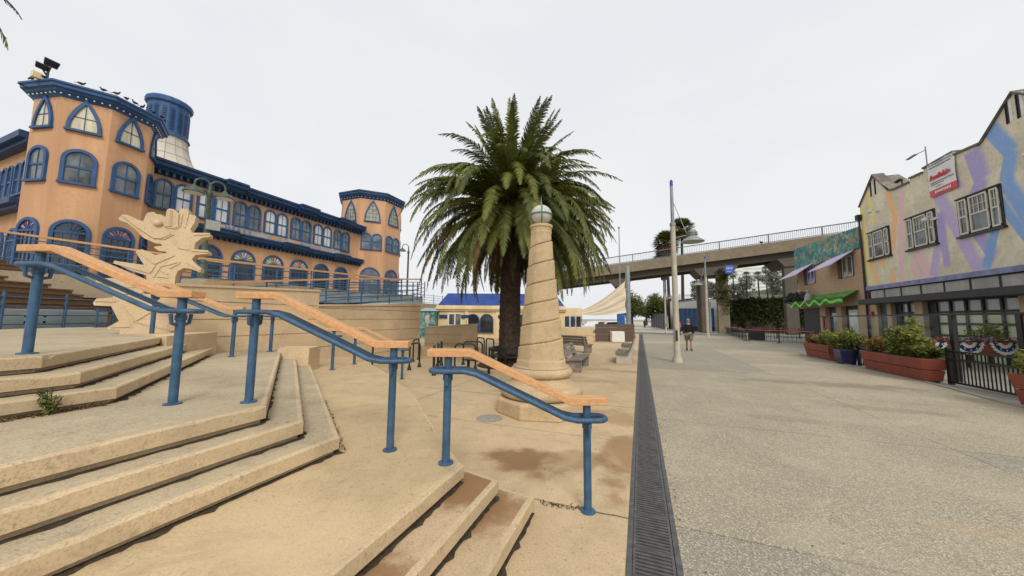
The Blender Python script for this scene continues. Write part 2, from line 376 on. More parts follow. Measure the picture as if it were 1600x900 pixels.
# grime gathered along the foot of the risers
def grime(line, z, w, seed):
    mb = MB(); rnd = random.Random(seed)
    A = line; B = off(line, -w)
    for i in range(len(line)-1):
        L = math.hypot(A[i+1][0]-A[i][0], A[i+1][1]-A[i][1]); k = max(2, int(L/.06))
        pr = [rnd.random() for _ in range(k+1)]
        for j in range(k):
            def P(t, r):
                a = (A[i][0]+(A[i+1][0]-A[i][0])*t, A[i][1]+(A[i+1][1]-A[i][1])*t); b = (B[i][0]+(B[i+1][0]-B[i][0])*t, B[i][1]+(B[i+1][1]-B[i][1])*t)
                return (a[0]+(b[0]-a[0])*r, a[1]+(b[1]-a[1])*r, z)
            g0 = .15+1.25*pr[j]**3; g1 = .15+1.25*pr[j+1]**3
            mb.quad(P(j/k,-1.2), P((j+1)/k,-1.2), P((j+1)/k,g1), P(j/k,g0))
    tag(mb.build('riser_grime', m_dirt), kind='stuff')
grime([(-2.825,.2),(-2.825,2.6),along((-2.825,2.6),5.7)], L1Z+.004, .045, 1)
grime([(-3.12,0),(-3.12,2.43),along((-3.12,2.43),5.4)], .614, .03, 2)
grime([(-3.39,0),(-3.39,2.24),along((-3.39,2.24),5.3)], .779, .03, 3)
grime([(-4.82,0),(-4.82,1.74),along((-4.82,1.74),4.6)], L2Z+.004, .05, 4)
grime([(-5.08,0),(-5.08,1.58),along((-5.08,1.58),4)], 1.094, .035, 5)
grime([(-5.34,0),(-5.34,1.41),along((-5.34,1.41),3.2)], 1.249, .035, 6)
grime([(-.96,1),(-.96,3.12)], .004, .05, 7); grime([(-1.265,1),(-1.265,2.99)], .154, .03, 8); grime([(-1.54,1),(-1.54,2.83)], .304, .03, 9)
# end blocks closing the flights
def block(label, poly, z0, z1):
    mb = MB(); mb.prism(poly, z0, z1); o = mb.build('end_block', m_wall, bevel=.02); tag(o, label, 'concrete block', 'low blocks closing the stair flights')
block('low tan block beside the lower landing at the end of the middle stair flight', [(-8.1,5.5),(-7.58,5.93),(-7.95,6.55),(-8.6,6.1)], .44, 1.02)
block('low tan block under the sculpture at the end of the upper stair flight', [(-7.97,3.42),(-8.95,4.72),(-9.45,4.72),(-9.45,3.6)], .9, 1.425)
# ------------------------------------------------------------------ grooved cream walls
def gwall(label, a, b, za, zb, z0, grooves, th=.35, cap=.06, name='retaining_wall'):
    """wall from a to b, sloping top, horizontal rustication grooves, thin cap"""
    a, b = V((*a,0)), V((*b,0)); d = b-a; L = d.length; u = d.normalized(); n = V((u.y,-u.x,0))
    t = thing(name, label, 'wall', tuple(a))
    mb = MB(); zs = sorted(set([z0]+[g for g in grooves]))
    top = lambda s, off_: (za+(zb-za)*s/L)-off_
    lv = []
    for i, z in enumerate(zs):
        lv.append((z, zs[i+1] if i+1 < len(zs) else None))
    for z, zn in lv:
        zt0 = zn-.022 if zn else top(0,cap); zt1 = zn-.022 if zn else top(L,cap)
        P = []
        for s, zt in ((0,zt0),(L,zt1)):
            for o_, zz in ((0,z),(0,zt),(-th,zt),(-th,z)): P.append(a+u*s+n*o_+V((0,0,zz)))
        mb.add(P, [(0,1,5,4),(1,2,6,5),(2,3,7,6),(3,0,4,7),(0,3,2,1),(4,5,6,7)])
    # recessed core
    P = []
    for s, zt in ((.02,top(.02,cap+.01)),(L-.02,top(L-.02,cap+.01))):
        for o_, zz in ((-.025,z0),(-.025,zt),(-th+.025,zt),(-th+.025,z0)): P.append(a+u*s+n*o_+V((0,0,zz)))
    mb.add(P, [(0,1,5,4),(1,2,6,5),(2,3,7,6),(3,0,4,7),(0,3,2,1),(4,5,6,7)])
    mb.build('wall_body', m_wall, t)
    mc = MB(); P = []
    for s in (-.02, L+.02):
        for o_, dz in ((.03,-cap),(.03,0),(-th-.03,0),(-th-.03,-cap)): P.append(a+u*s+n*o_+V((0,0,top(s,0)+dz+.002)))
    mc.add(P, [(0,1,5,4),(1,2,6,5),(2,3,7,6),(3,0,4,7),(0,3,2,1),(4,5,6,7)]); mc.build('wall_cap', m_wall, t)
    return t
gwall('tall cream ramp wall with horizontal grooves behind the handrails', (-9.5,4.19), (-9.5,7.67), 2.5, 2.64, .4, [.85,1.3,1.72,2.14])
gwall('long lower cream ramp wall with horizontal grooves beside the bike racks', (-9.5,7.675), (-9.62,13.1), 2.18, 2.40, -.05, [.42,.85,1.3,1.72,2.08])
gwall('short grooved wall return behind the sea dragon sculpture', (-9.98,3.55), (-9.52,4.16), 2.42, 2.47, 1.3, [1.72,2.14], th=.3)
gwall('grooved cream bench wall behind the bike racks with a sloping top', (-10.2,14.3), (-7.72,15.24), 1.33, 1.50, -.05, [.5,.95], th=.3)
mb = MB(); mb.fbox(V((-10.1,13.75,0)), V((2.48,.94,0)).normalized(), V((.94,-2.48,0)).normalized(), 0, 2.9, -.02, .36, -.4, .12)
tag(mb.build('seat_ledge', m_wall, bevel=.02), 'low cream seat ledge along the foot of the bench wall', 'ledge')
# ------------------------------------------------------------------ drain
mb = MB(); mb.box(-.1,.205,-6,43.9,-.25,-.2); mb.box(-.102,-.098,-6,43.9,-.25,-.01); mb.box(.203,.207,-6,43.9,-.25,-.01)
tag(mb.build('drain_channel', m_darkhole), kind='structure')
mb = MB(); mb.box(-.142,-.098,-6,43.9,-.12,.004); mb.box(.203,.247,-6,43.9,-.12,.004)
tag(mb.build('drain_edging', m_steel, bevel=.004), kind='structure')
mb = MB(); GL = .5
mb.box(-.094,-.074,0,GL-.006,-.03,.001); mb.box(.178,.199,0,GL-.006,-.03,.001)
for i in range(12): mb.box(-.074,.178,.004+i*.0409,.004+i*.0409+.021,-.026,0)
mb.box(-.074,.178,GL-.02,GL-.006,-.026,.001)
g0 = mb.build('drain_grate', m_steel)
tag(g0, 'dark steel slotted grate section in the long drain between plaza and promenade', 'drain grate', 'grate sections of the long drain')
g0.location = (0,1.0,0)
for i in range(1, 84):
    c = g0.copy(); COL.objects.link(c); c.location = (0,1.0+i*GL,0)
# ------------------------------------------------------------------ handrails with a wooden top and looped pipe grip
def handrail(label, a, b, front=True, hw=1.05, hp=.85, r=.037, rp=.025, ext=.16, loop=True):
    a, b = V(a), V(b); d = V((b.x-a.x,b.y-a.y,0)); L = d.length; u = d.normalized(); n = V((-u.y,u.x,0)); Z = V((0,0,1))
    t = thing('handrail', label, 'handrail', tuple(a), 'blue pipe handrails with wooden tops on the stairs')
    for p in (a, b):
        mb = MB(); mb.tube([p, p+Z*(hw-.05)], r, 14); mb.lathe([(r*1.9,0),(r*1.9,.012),(r*1.1,.018)], tuple(p), 16)
        mb.lathe([(r*1.25,0),(r*1.25,.05)], tuple(p+Z*(hp-.09)), 12)
        for s in (-1,1):
            mb.tube([p+n*(s*.02)+Z*(hp-.14), p+n*(s*.085)+Z*(hp-.12), p+n*(s*.1)+Z*(hp-.03)], .016, 8)
        mb.build('post', m_blue, t, smooth=True)
    # wooden top: level piece, slope, level piece
    w = .068; e1, e2 = .21, .17
    pts = [a-u*ext, a+u*e1, b-u*e2, b+u*ext]
    zs = [a.z+hw, a.z+hw, b.z+hw, b.z+hw]
    mb = MB(); P = []
    for p, z in zip(pts, zs):
        q = V((p.x,p.y,z))
        for i, j in ((-.075,-w),(.075,-w),(.075,0),(-.075,0)): P.append(q+n*i+Z*j)
    fs = []
    for k in range(3):
        o_ = 4*k; fs += [(o_,o_+1,o_+5,o_+4),(o_+1,o_+2,o_+6,o_+5),(o_+2,o_+3,o_+7,o_+6),(o_+3,o_,o_+4,o_+7)]
    fs += [(0,3,2,1),(12,13,14,15)]
    mb.add(P, fs); mb.build('top_rail', m_railwood, t, bevel=.006)
    # looped pipe grip
    def P3(p, s, z): return V((p.x,p.y,0))+n*s+Z*z
    g = .088; za, zb = a.z+hp, b.z+hp
    A0, A1, B1, B0 = a-u*.07, a+u*e1, b-u*e2, b+u*.09
    def side(s): return [P3(A0,s,za), P3(A1-u*.05,s,za), P3(A1+u*.06,s,za-.05*(za-zb)/max(.3,L-.46)), P3(B1-u*.06,s,zb+.05*(za-zb)/max(.3,L-.46)), P3(B1+u*.06,s,zb), P3(B0,s,zb)]
    f = side(-g); bk = side(g)[::-1]
    endB = [P3(B0+u*(g*math.sin(q)), -g*math.cos(q), zb) for q in (PI*.17,PI*.33,PI*.5,PI*.67,PI*.83)]
    endA = [P3(A0-u*(g*math.sin(q)), g*math.cos(q), za) for q in (PI*.17,PI*.33,PI*.5,PI*.67,PI*.83)]
    mb = MB(); mb.tube(f+endB+bk+endA, rp, 10, closed=True); mb.build('pipe_grip', m_blue, t, smooth=True)
    return t
handrail('nearest handrail on the lowest steps, in front of the spiral pillar', (-1.72,2.8,L1Z), (-.50,3.34,0), ext=.19)
handrail('large handrail over the middle stair flight at the left of centre', (-3.67,2.25,L2Z), (-2.41,2.85,L1Z), hw=1.10, hp=.90)
handrail('leftmost large handrail over the upper stair flight, in front of the sea dragon', (-5.74,1.42,L3Z), (-4.25,1.92,L2Z), hw=1.10, hp=.90)
handrail('far handrail at the foot of the sea dragon on the upper flight', (-9.2,3.72,L3Z), (-8.03,4.52,L2Z))
handrail('far handrail on the middle flight against the grooved cream wall', (-8.36,5.52,L2Z), (-7.33,6.40,L1Z))
handrail('farthest handrail on the ramp, ending beside the bike racks', (-7.64,7.40,L1Z), (-6.54,8.12,0))
# ------------------------------------------------------------------ spiral lighthouse pillar
def make_pillar():
    c = (-1.88,6.57)
    t = thing('lighthouse_pillar', 'tan concrete lighthouse pillar with spiral grooves and a globe lamp on top', 'pillar', (c[0],c[1],0))
    mb = MB(); ph = math.radians(22.5-76)
    mb.lathe([(.9,0),(.9,.25),(.86,.29)], (c[0],c[1],0), 8, phase=math.radians(14)+PI/8); mb.build('plinth', m_pil, t, bevel=.02)
    mb = MB()
    def tor(z, R, r, n=8): return [(R+r*math.cos(a), z+r*math.sin(a)) for a in [(-PI/2+PI*i/n) for i in range(n+1)]]
    prof = [(.7,.285)]+tor(.40,.72,.105)+[(.70,.512),(.66,.53),(.58,.60),(.555,.66)]+tor(.755,.54,.085)+[(.56,.845),(.555,.87),(.54,.875)]
    mb.lathe(prof, (c[0],c[1],0), 48); mb.build('base_moulding', m_pil, t, smooth=True)
    # shaft: octagonal, tapered, sawtooth helical courses
    mb = MB(); nA, nZ = 96, 210; z0, z1 = .87, 3.6
    b = len(mb.v)
    for i in range(nZ+1):
        z = z0+(z1-z0)*i/nZ
        for j in range(nA):
            a = 2*PI*j/nA
            base = .525+(.222-.525)*((z-z0)/(z1-z0))**.92
            oct_ = math.cos(PI/8)/math.cos(((a+math.radians(9)) % (PI/4))-PI/8)
            k = (1.0+.035*0)*(base*(.35+.65*oct_))
            ang = (a+2.2)/(2*PI)
            phs = ((z-z0)/.395-ang) % 1.0
            fade = min(1, max(0, (z-z0-.10)/.04))*min(1, max(0, (z1-z-.04)/.04))
            cut = .044*math.exp(-(phs*.395/.016)**2) + .030*math.exp(-((1-phs)*.395/.005)**2) + .020*(1-phs)
            mb.v.append((c[0]+(k-cut*fade)*math.cos(a), c[1]+(k-cut*fade)*math.sin(a), z))
    for i in range(nZ):
        for j in range(nA):
            mb.f.append([b+i*nA+j, b+i*nA+(j+1)%nA, b+(i+1)*nA+(j+1)%nA, b+(i+1)*nA+j]); mb.m.append(0)
    mb.build('shaft', m_pil, t, smooth=True)
    mb = MB(); mb.lathe([(.2,3.58),(.215,3.6),(.215,3.66),(.235,3.67),(.235,3.72),(.18,3.735)], (c[0],c[1],0), 32); mb.build('capital', m_pil, t, smooth=True)
    mb = MB(); mb.ball((c[0],c[1],3.955), .210, 24); g = mb.build('globe', m_globe, t, smooth=True)
    mb = MB()
    for rz in (0.35, 0.35+PI/2):
        mb.tube([(c[0]+.213*math.cos(a)*math.cos(rz), c[1]+.213*math.cos(a)*math.sin(rz), 3.955+.213*math.sin(a)) for a in [2*PI*i/32 for i in range(32)]], .016, 6, closed=True)
    mb.tube([(c[0]+.213*math.cos(a), c[1]+.213*math.sin(a), 3.955) for a in [2*PI*i/32 for i in range(32)]], .018, 6, closed=True)
    mb.tube([(c[0],c[1],4.17),(c[0],c[1],4.22),(c[0],c[1],4.36)], [.03,.015,.004], 8)
    mb.build('globe_cage', m_verd, g, smooth=True)
m_pil = concrete('pillar_concrete', (.57,.425,.25), grime=.75, bmp=.4)
m_globe = M('globe_white', (.50,.51,.46), .25, .2, 5, spec=.5)
m_verd = M('verdigris', (.16,.24,.18), .6, .3, 10)
make_pillar()
mb = MB(); mb.lathe([(.235,0),(.235,.008),(.19,.01),(.19,.006),(.01,.008)], (-2.57,5.62,0), 32)
tag(mb.build('manhole_cover', M('manhole_iron', (.33,.31,.27), .6, .3, 20), smooth=False), 'small round pale utility cover in the plaza beside the pillar', 'manhole cover')
# ------------------------------------------------------------------ foliage tools
LG = [leafm('leaf_dark', (.048,.062,.014)), leafm('leaf_mid', (.095,.115,.022)), leafm('leaf_light', (.16,.175,.035)), leafm('leaf_dry', (.17,.10,.04))]
m_bark = M('bark', (.085,.062,.042), .95, .45, 7, bmp=.8)
m_palmbark = M('palm_bark', (.06,.042,.03), .95, .5, 9, bmp=.8)
def frond(mb, base, az, el, L, droop, mi, rnd, nl=38, ll=.5, width=1., twist=0., curl=1.6):
    """pinnate frond: arching midrib with two combs of narrow leaflets"""
    P = []; k = 14; p = V(base); a = el
    for i in range(k+1):
        P.append(p.copy()); t = i/k
        a = el-droop*(t**curl)
        d = V((math.cos(az)*math.cos(a), math.sin(az)*math.cos(a), math.sin(a))); p = p+d*(L/k)
    def at(t):
        x = t*k; i = min(k-1, int(x)); return P[i].lerp(P[i+1], x-i), (P[i+1]-P[i]).normalized()
    mb.tube(P, [.035*(1-.85*i/k) for i in range(k+1)], 4, mi, caps=False)
    sidev = V((-math.sin(az), math.cos(az), 0))
    for i in range(nl):
        t = .10+.90*(i+.5)/nl
        q, d = at(t); up = sidev.cross(d).normalized()
        if up.z < 0 and a > -2.2: up = up
        w = ll*(math.sin(PI*min(1,(t*.86+.14)))**.6)*width*(1 if t > .16 else .5)
        for s in (-1, 1):
            v = (sidev*s*(.80+.15*rnd.random())+d*(.62+.25*rnd.random())+up*(.42*(rnd.random()*.8+.2))).normalized()
            ln = w*(.8+.4*rnd.random())
            e = q+v*ln; m1 = q+v*ln*.55+V((0,0,.01)); e = e+V((0,0,-.16*ln))
            th = d*(.025*(1+.3*rnd.random()))
            b = len(mb.v); mb.v += [tuple(q-th), tuple(q+th), tuple(m1+th), tuple(m1-th), tuple(e)]
            mb.f += [[b,b+1,b+2,b+3],[b+3,b+2,b+4]]; mb.m += [mi, mi]
def palm(label, loc, trunk_h, trunk_r, n, L, seed, group=None, crown_r=.35, nl_=58):
    rnd = random.Random(seed); x, y, z = loc
    t = thing('palm_tree', label, 'palm tree', loc, group)
    mb = MB(); k = 40; pr = []
    for i in range(k+1):
        q = i/k; r = trunk_r*(1.12-.2*q+(.25*(1-q/.08) if q < .08 else 0)); pr.append((r*(1+.045*(i%2)), q*trunk_h))
    mb.lathe(pr, loc, 20)
    for i in range(260):          # old leaf bases
        zz = rnd.random()*trunk_h; a = rnd.random()*2*PI; r = trunk_r*(1.08-.2*zz/trunk_h)
        c, s = math.cos(a), math.sin(a); p = V((x+r*c, y+r*s, z+zz)); u = V((-s,c,0))*.055
        mb.add([p-u, p+u, p+u*.4+V((c*.045,s*.045,.06)), p-u*.4+V((c*.045,s*.045,.06))], [(0,1,2,3)])
    mb.lathe([(trunk_r*.9,trunk_h-.5),(trunk_r*1.5,trunk_h-.1),(trunk_r*1.55,trunk_h+.25),(trunk_r*.7,trunk_h+.6)], loc, 16)
    mb.build('trunk', m_palmbark, t)
    mb = MB(); top = V((x,y,z+trunk_h+.25))
    for i in range(n):
        f = (i+.5)/n; az = i*2.39996+rnd.uniform(-.2,.2); cu = 1.25
        if f < .13: el = math.radians(rnd.uniform(66,86)); dr = math.radians(rnd.uniform(10,45)); ln = L*rnd.uniform(.9,1.05)
        elif f < .40: el = math.radians(rnd.uniform(42,68)); dr = math.radians(rnd.uniform(85,135)); ln = L*rnd.uniform(.95,1.15)
        elif f < .62: el = math.radians(rnd.uniform(15,46)); dr = math.radians(rnd.uniform(95,130)); ln = L*rnd.uniform(.98,1.18)
        elif f < .88: el = math.radians(rnd.uniform(-8,26)); dr = math.radians(rnd.uniform(82,112)); ln = L*rnd.uniform(1.0,1.25); cu = .85
        else: el = math.radians(rnd.uniform(-40,5)); dr = math.radians(rnd.uniform(55,85)); ln = L*rnd.uniform(.8,1.1); cu = .75
        mi = rnd.choice([1,2,2,2,1,1]) if f < .55 else (rnd.choice([0,1,1,2,2]) if f < .80 else rnd.choice([0,1,1,2,3]))
        b = top+V((math.cos(az)*crown_r*min(1,f*2), math.sin(az)*crown_r*min(1,f*2), .3*(1-f)-.3*f))
        frond(mb, b, az, el, ln, dr, mi, rnd, nl=nl_, ll=.40, width=.95 if mi != 3 else .6, curl=cu)
    for i in range(int(n*.2)):
        az = rnd.random()*2*PI; b = top+V((math.cos(az)*.3, math.sin(az)*.3, -.3-.3*rnd.random()))
        frond(mb, b, az, math.radians(rnd.uniform(-55,-15)), L*rnd.uniform(.5,.8), math.radians(rnd.uniform(25,60)), rnd.choice([3,3,3,0]), rnd, nl=36, ll=.30, width=.55, curl=.8)
    mb.build('crown', LG, t)
    return t
palm('large date palm with a dense drooping crown behind the spiral pillar', (-4.72,12.1,0), 5.75, .38, 240, 4.0, 11)
palm('smaller date palm mostly hidden behind the big one, right of the pillar', (-4.45,16.6,0), 6.3, .36, 140, 3.6, 23)
def clump(mb, c, r, n, size, rnd, mis, flat=.8):
    for i in range(n):
        d = V((rnd.gauss(0,1), rnd.gauss(0,1), rnd.gauss(0,1)*flat)).normalized()*r*rnd.random()**.45
        p = V(c)+d; s = size*rnd.uniform(.6,1.3)
        u = V((rnd.gauss(0,1), rnd.gauss(0,1), rnd.gauss(0,.7))).normalized(); w = u.cross(V((rnd.gauss(0,1), rnd.gauss(0,1), rnd.gauss(0,1)))).normalized()
        mi = rnd.choice(mis)
        mb.add([p-u*s, p-w*s*.4, p+u*s, p+w*s*.4], [(0,1,2,3)], mi)
def leafy(mb, c, R, nclump, nleaf, size, rnd, pal=((0,1),(1,1,2),(2,1)), rc=.38):
    for i in range(nclump):
        d = V((rnd.gauss(0,1), rnd.gauss(0,1), rnd.gauss(0,1))).normalized()
        k = rnd.uniform(.35,1.0)
        p = V((c[0]+d.x*R[0]*k, c[1]+d.y*R[1]*k, c[2]+d.z*R[2]*k))
        h = d.z*.5+.5
        mis = pal[0] if h < .35 else (pal[1] if h < .7 else pal[2])
        clump(mb, p, rc*min(R), nleaf, size, rnd, mis)
def tree(label, loc, h, R, seed, group=None, mats=LG, ncl=60, nl=60, size=.22, trunk=.16, name='tree', cat='tree'):
    rnd = random.Random(seed); x, y, z = loc
    t = thing(name, label, cat, loc, group); mb = MB()
    top = h-R[2]*1.1
    mb.tube([(x,y,z-.1),(x+.05*h*rnd.uniform(-1,1)*.3,y,z+top*.6),(x,y,z+h-R[2])], [trunk*1.25,trunk,trunk*.6], 8)
    for i in range(5):
        a = i*1.26+rnd.random(); mb.tube([(x,y,z+top*.8),(x+math.cos(a)*R[0]*.5,y+math.sin(a)*R[1]*.5,z+h-R[2]*.9),(x+math.cos(a)*R[0]*.75,y+math.sin(a)*R[1]*.75,z+h-R[2]*.5)], [trunk*.5,trunk*.35,trunk*.12], 5)
    mb.build('trunk', m_bark, t)
    mb = MB(); leafy(mb, (x,y,z+h-R[2]), R, ncl, nl, size, rnd); mb.build('crown', mats, t)
    return t
# ------------------------------------------------------------------ orange pavilion with towers
def outline(w, h, kind, n=12):
    """arch outline from bottom left over the top to bottom right"""
    P = [(-w/2,0)]
    if kind == 'round':
        s = h-w/2
        P += [(-w/2*math.cos(PI*i/n), s+w/2*math.sin(PI*i/n)) for i in range(n+1)]
    elif kind == 'gothic':
        for i in range(n+1):
            t = i/n; P.append((-w/2*(1-t**1.9), h*(.06+.94*t)))
        for i in range(n-1, -1, -1):
            t = i/n; P.append((w/2*(1-t**1.9), h*(.06+.94*t)))
    else: P += [(-w/2,h),(w/2,h)]
    P.append((w/2,0)); return P
def arch_frame(mb, O, U, Nn, w, h, kind, ft=.13, d=.10, sill=True, n=14):
    Z = V((0,0,1)); I = outline(w,h,kind,n); Oo = outline(w+2*ft,h+(ft if kind != 'gothic' else ft*1.9),kind,n)
    def p(q, nn): return O+U*q[0]+Z*q[1]+Nn*nn
    for i in range(len(I)-1):
        mb.quad(p(Oo[i],d),p(Oo[i+1],d),p(I[i+1],d),p(I[i],d))
        mb.quad(p(Oo[i],-.02),p(Oo[i+1],-.02),p(Oo[i+1],d),p(Oo[i],d))
        mb.quad(p(I[i],d),p(I[i+1],d),p(I[i+1],-.02),p(I[i],-.02))
    if sill: mb.fbox(O, U, Nn, -w/2-ft*1.25, w/2+ft*1.25, -.09, .012, -.02, d+.05)
def arch_window(parent, O, U, Nn, w, h, kind, pane_mat, ft=.13, d=.10, style='sash', name='window', frame_mat=None, lower=None, rnd=random):
    """frame (the part itself) with pane and glazing bars as sub-parts"""
    O = V(O); mb = MB(); arch_frame(mb, O, U, Nn, w, h, kind, ft, d, sill=(style != 'door'))
    I = outline(w,h,kind,14)
    fm = frame_mat or m_bluetrim
    bars = lambda *a: mb.fbox(O, U, Nn, *a)
    if style == 'sash': bars(-w/2,w/2,h*.47,h*.53,.02,.07); bars(-.014,.014,0.02,h*.99,.02,.055)
    if style == 'gothic':
        bars(-.012,.012,.02,h*.97,.02,.05); bars(-w/2*.82,w/2*.82,h*.46,h*.49,.02,.05)
    if style == 'lattice':
        for u in (-.25,0,.25):
            hh = h*(1-abs(u*2))**(1/1.9)*.98; bars(u*w-.012,u*w+.012,.02,hh,.02,.045)
        for q in (.2,.4,.6,.8): ww = w/2*(1-q**1.9); bars(-ww,ww,h*q-.012,h*q+.012,.02,.045)
    if style == 'door':
        s = h-w/2; bars(-w/2,w/2,s-.05,s+.05,.02,.08)
        for u in (-.25,0,.25): bars(u*w-.02,u*w+.02,0,s,.02,.06)
        for q in (.33,.66): bars(-w/2,w/2,s*q-.02,s*q+.02,.02,.05)
        for k in range(1,8):
            a = PI*k/8; e = O+U*(w/2*math.cos(a))+V((0,0,s+w/2*math.sin(a)))+Nn*.045
            mb.bar(O+V((0,0,s))+Nn*.045, e, .022, .03)
    f = mb.build(name, fm, parent)
    Z = V((0,0,1)); mp = MB()
    mats = [pane_mat] if not isinstance(pane_mat, list) else pane_mat
    if style == 'door' and len(mats) > 1:
        s = h-w/2; mp.poly([O+U*u+Z*v+Nn*.03 for u,v in ((-w/2,0),(w/2,0),(w/2,s),(-w/2,s))], 0)
        for k in range(8):
            a0, a1 = PI*k/8, PI*(k+1)/8
            for r0, r1, sh in ((.0,.5,3),(.5,1.,0)):
                q = [O+U*(w/2*r*math.cos(a))+Z*(s+w/2*r*math.sin(a))+Nn*.03 for r,a in ((r0,a0),(r1,a0),(r1,a1),(r0,a1))]
                mp.add(q if r0 else [q[0],q[1],q[2]], [(0,1,2,3)] if r0 else [(0,1,2)], 1+(k+sh) % (len(mats)-1))
    else:
        mp.poly([O+U*u+Z*v+Nn*.03 for u,v in I], 0)
    mp.build('pane', mats, f)
    return f
def cornice_ring(mb, c, R, z0, z1, n=8, phase=0, ov=.45):
    H_ = z1-z0
    mb.lathe([(R+.02,z0-.25*H_),(R+.10,z0),(R+ov*.55,z0+H_*.18),(R+ov*.6,z0+H_*.35),(R+ov*.85,z0+H_*.42),(R+ov*.88,z0+H_*.72),(R+ov,z0+H_*.78),(R+ov,z0+H_*.95),(R+ov*.9,z1)], (c[0],c[1],0), n, phase=phase)
def bulbs(c, R, z, ph, parent):
    mb = MB(); mb.ball((0,0,0), .035, 6); me = None; L = wloc(parent)
    for k in range(8):
        a0 = ph+2*PI*k/8; a1 = ph+2*PI*(k+1)/8
        if math.cos((a0+a1)/2-math.atan2(-c[1],-c[0])) < 0: continue
        for j in range(7):
            p = V((c[0]+R*math.cos(a0), c[1]+R*math.sin(a0), z)).lerp(V((c[0]+R*math.cos(a1), c[1]+R*math.sin(a1), z)), (j+.5)/7)-L
            if me is None: o = mb.build('bulb', m_white, parent, local=True); me = o.data
            else: o = bpy.data.objects.new('bulb', me); COL.objects.link(o); o.parent = parent
            o.location = p
def dentils_ring(mb, c, R, z, n, ph, per=9, s=.09):
    for k in range(n):
        a0 = ph+2*PI*k/n; a1 = ph+2*PI*(k+1)/n
        p0 = V((c[0]+R*math.cos(a0), c[1]+R*math.sin(a0), z)); p1 = V((c[0]+R*math.cos(a1), c[1]+R*math.sin(a1), z))
        for j in range(per):
            q = p0.lerp(p1, (j+.5)/per); mb.ball(tuple(q), s*.5, 5)
FC = [M('fan_'+k, c, .35, .15, 3, spec=.6) for k, c in dict(pink=(.75,.28,.42), red=(.72,.16,.13), orange=(.78,.38,.07), yellow=(.78,.68,.10), lime=(.38,.68,.15), aqua=(.25,.62,.70), sky=(.45,.66,.80), rose=(.80,.50,.60)).items()]
DECK = 3.15
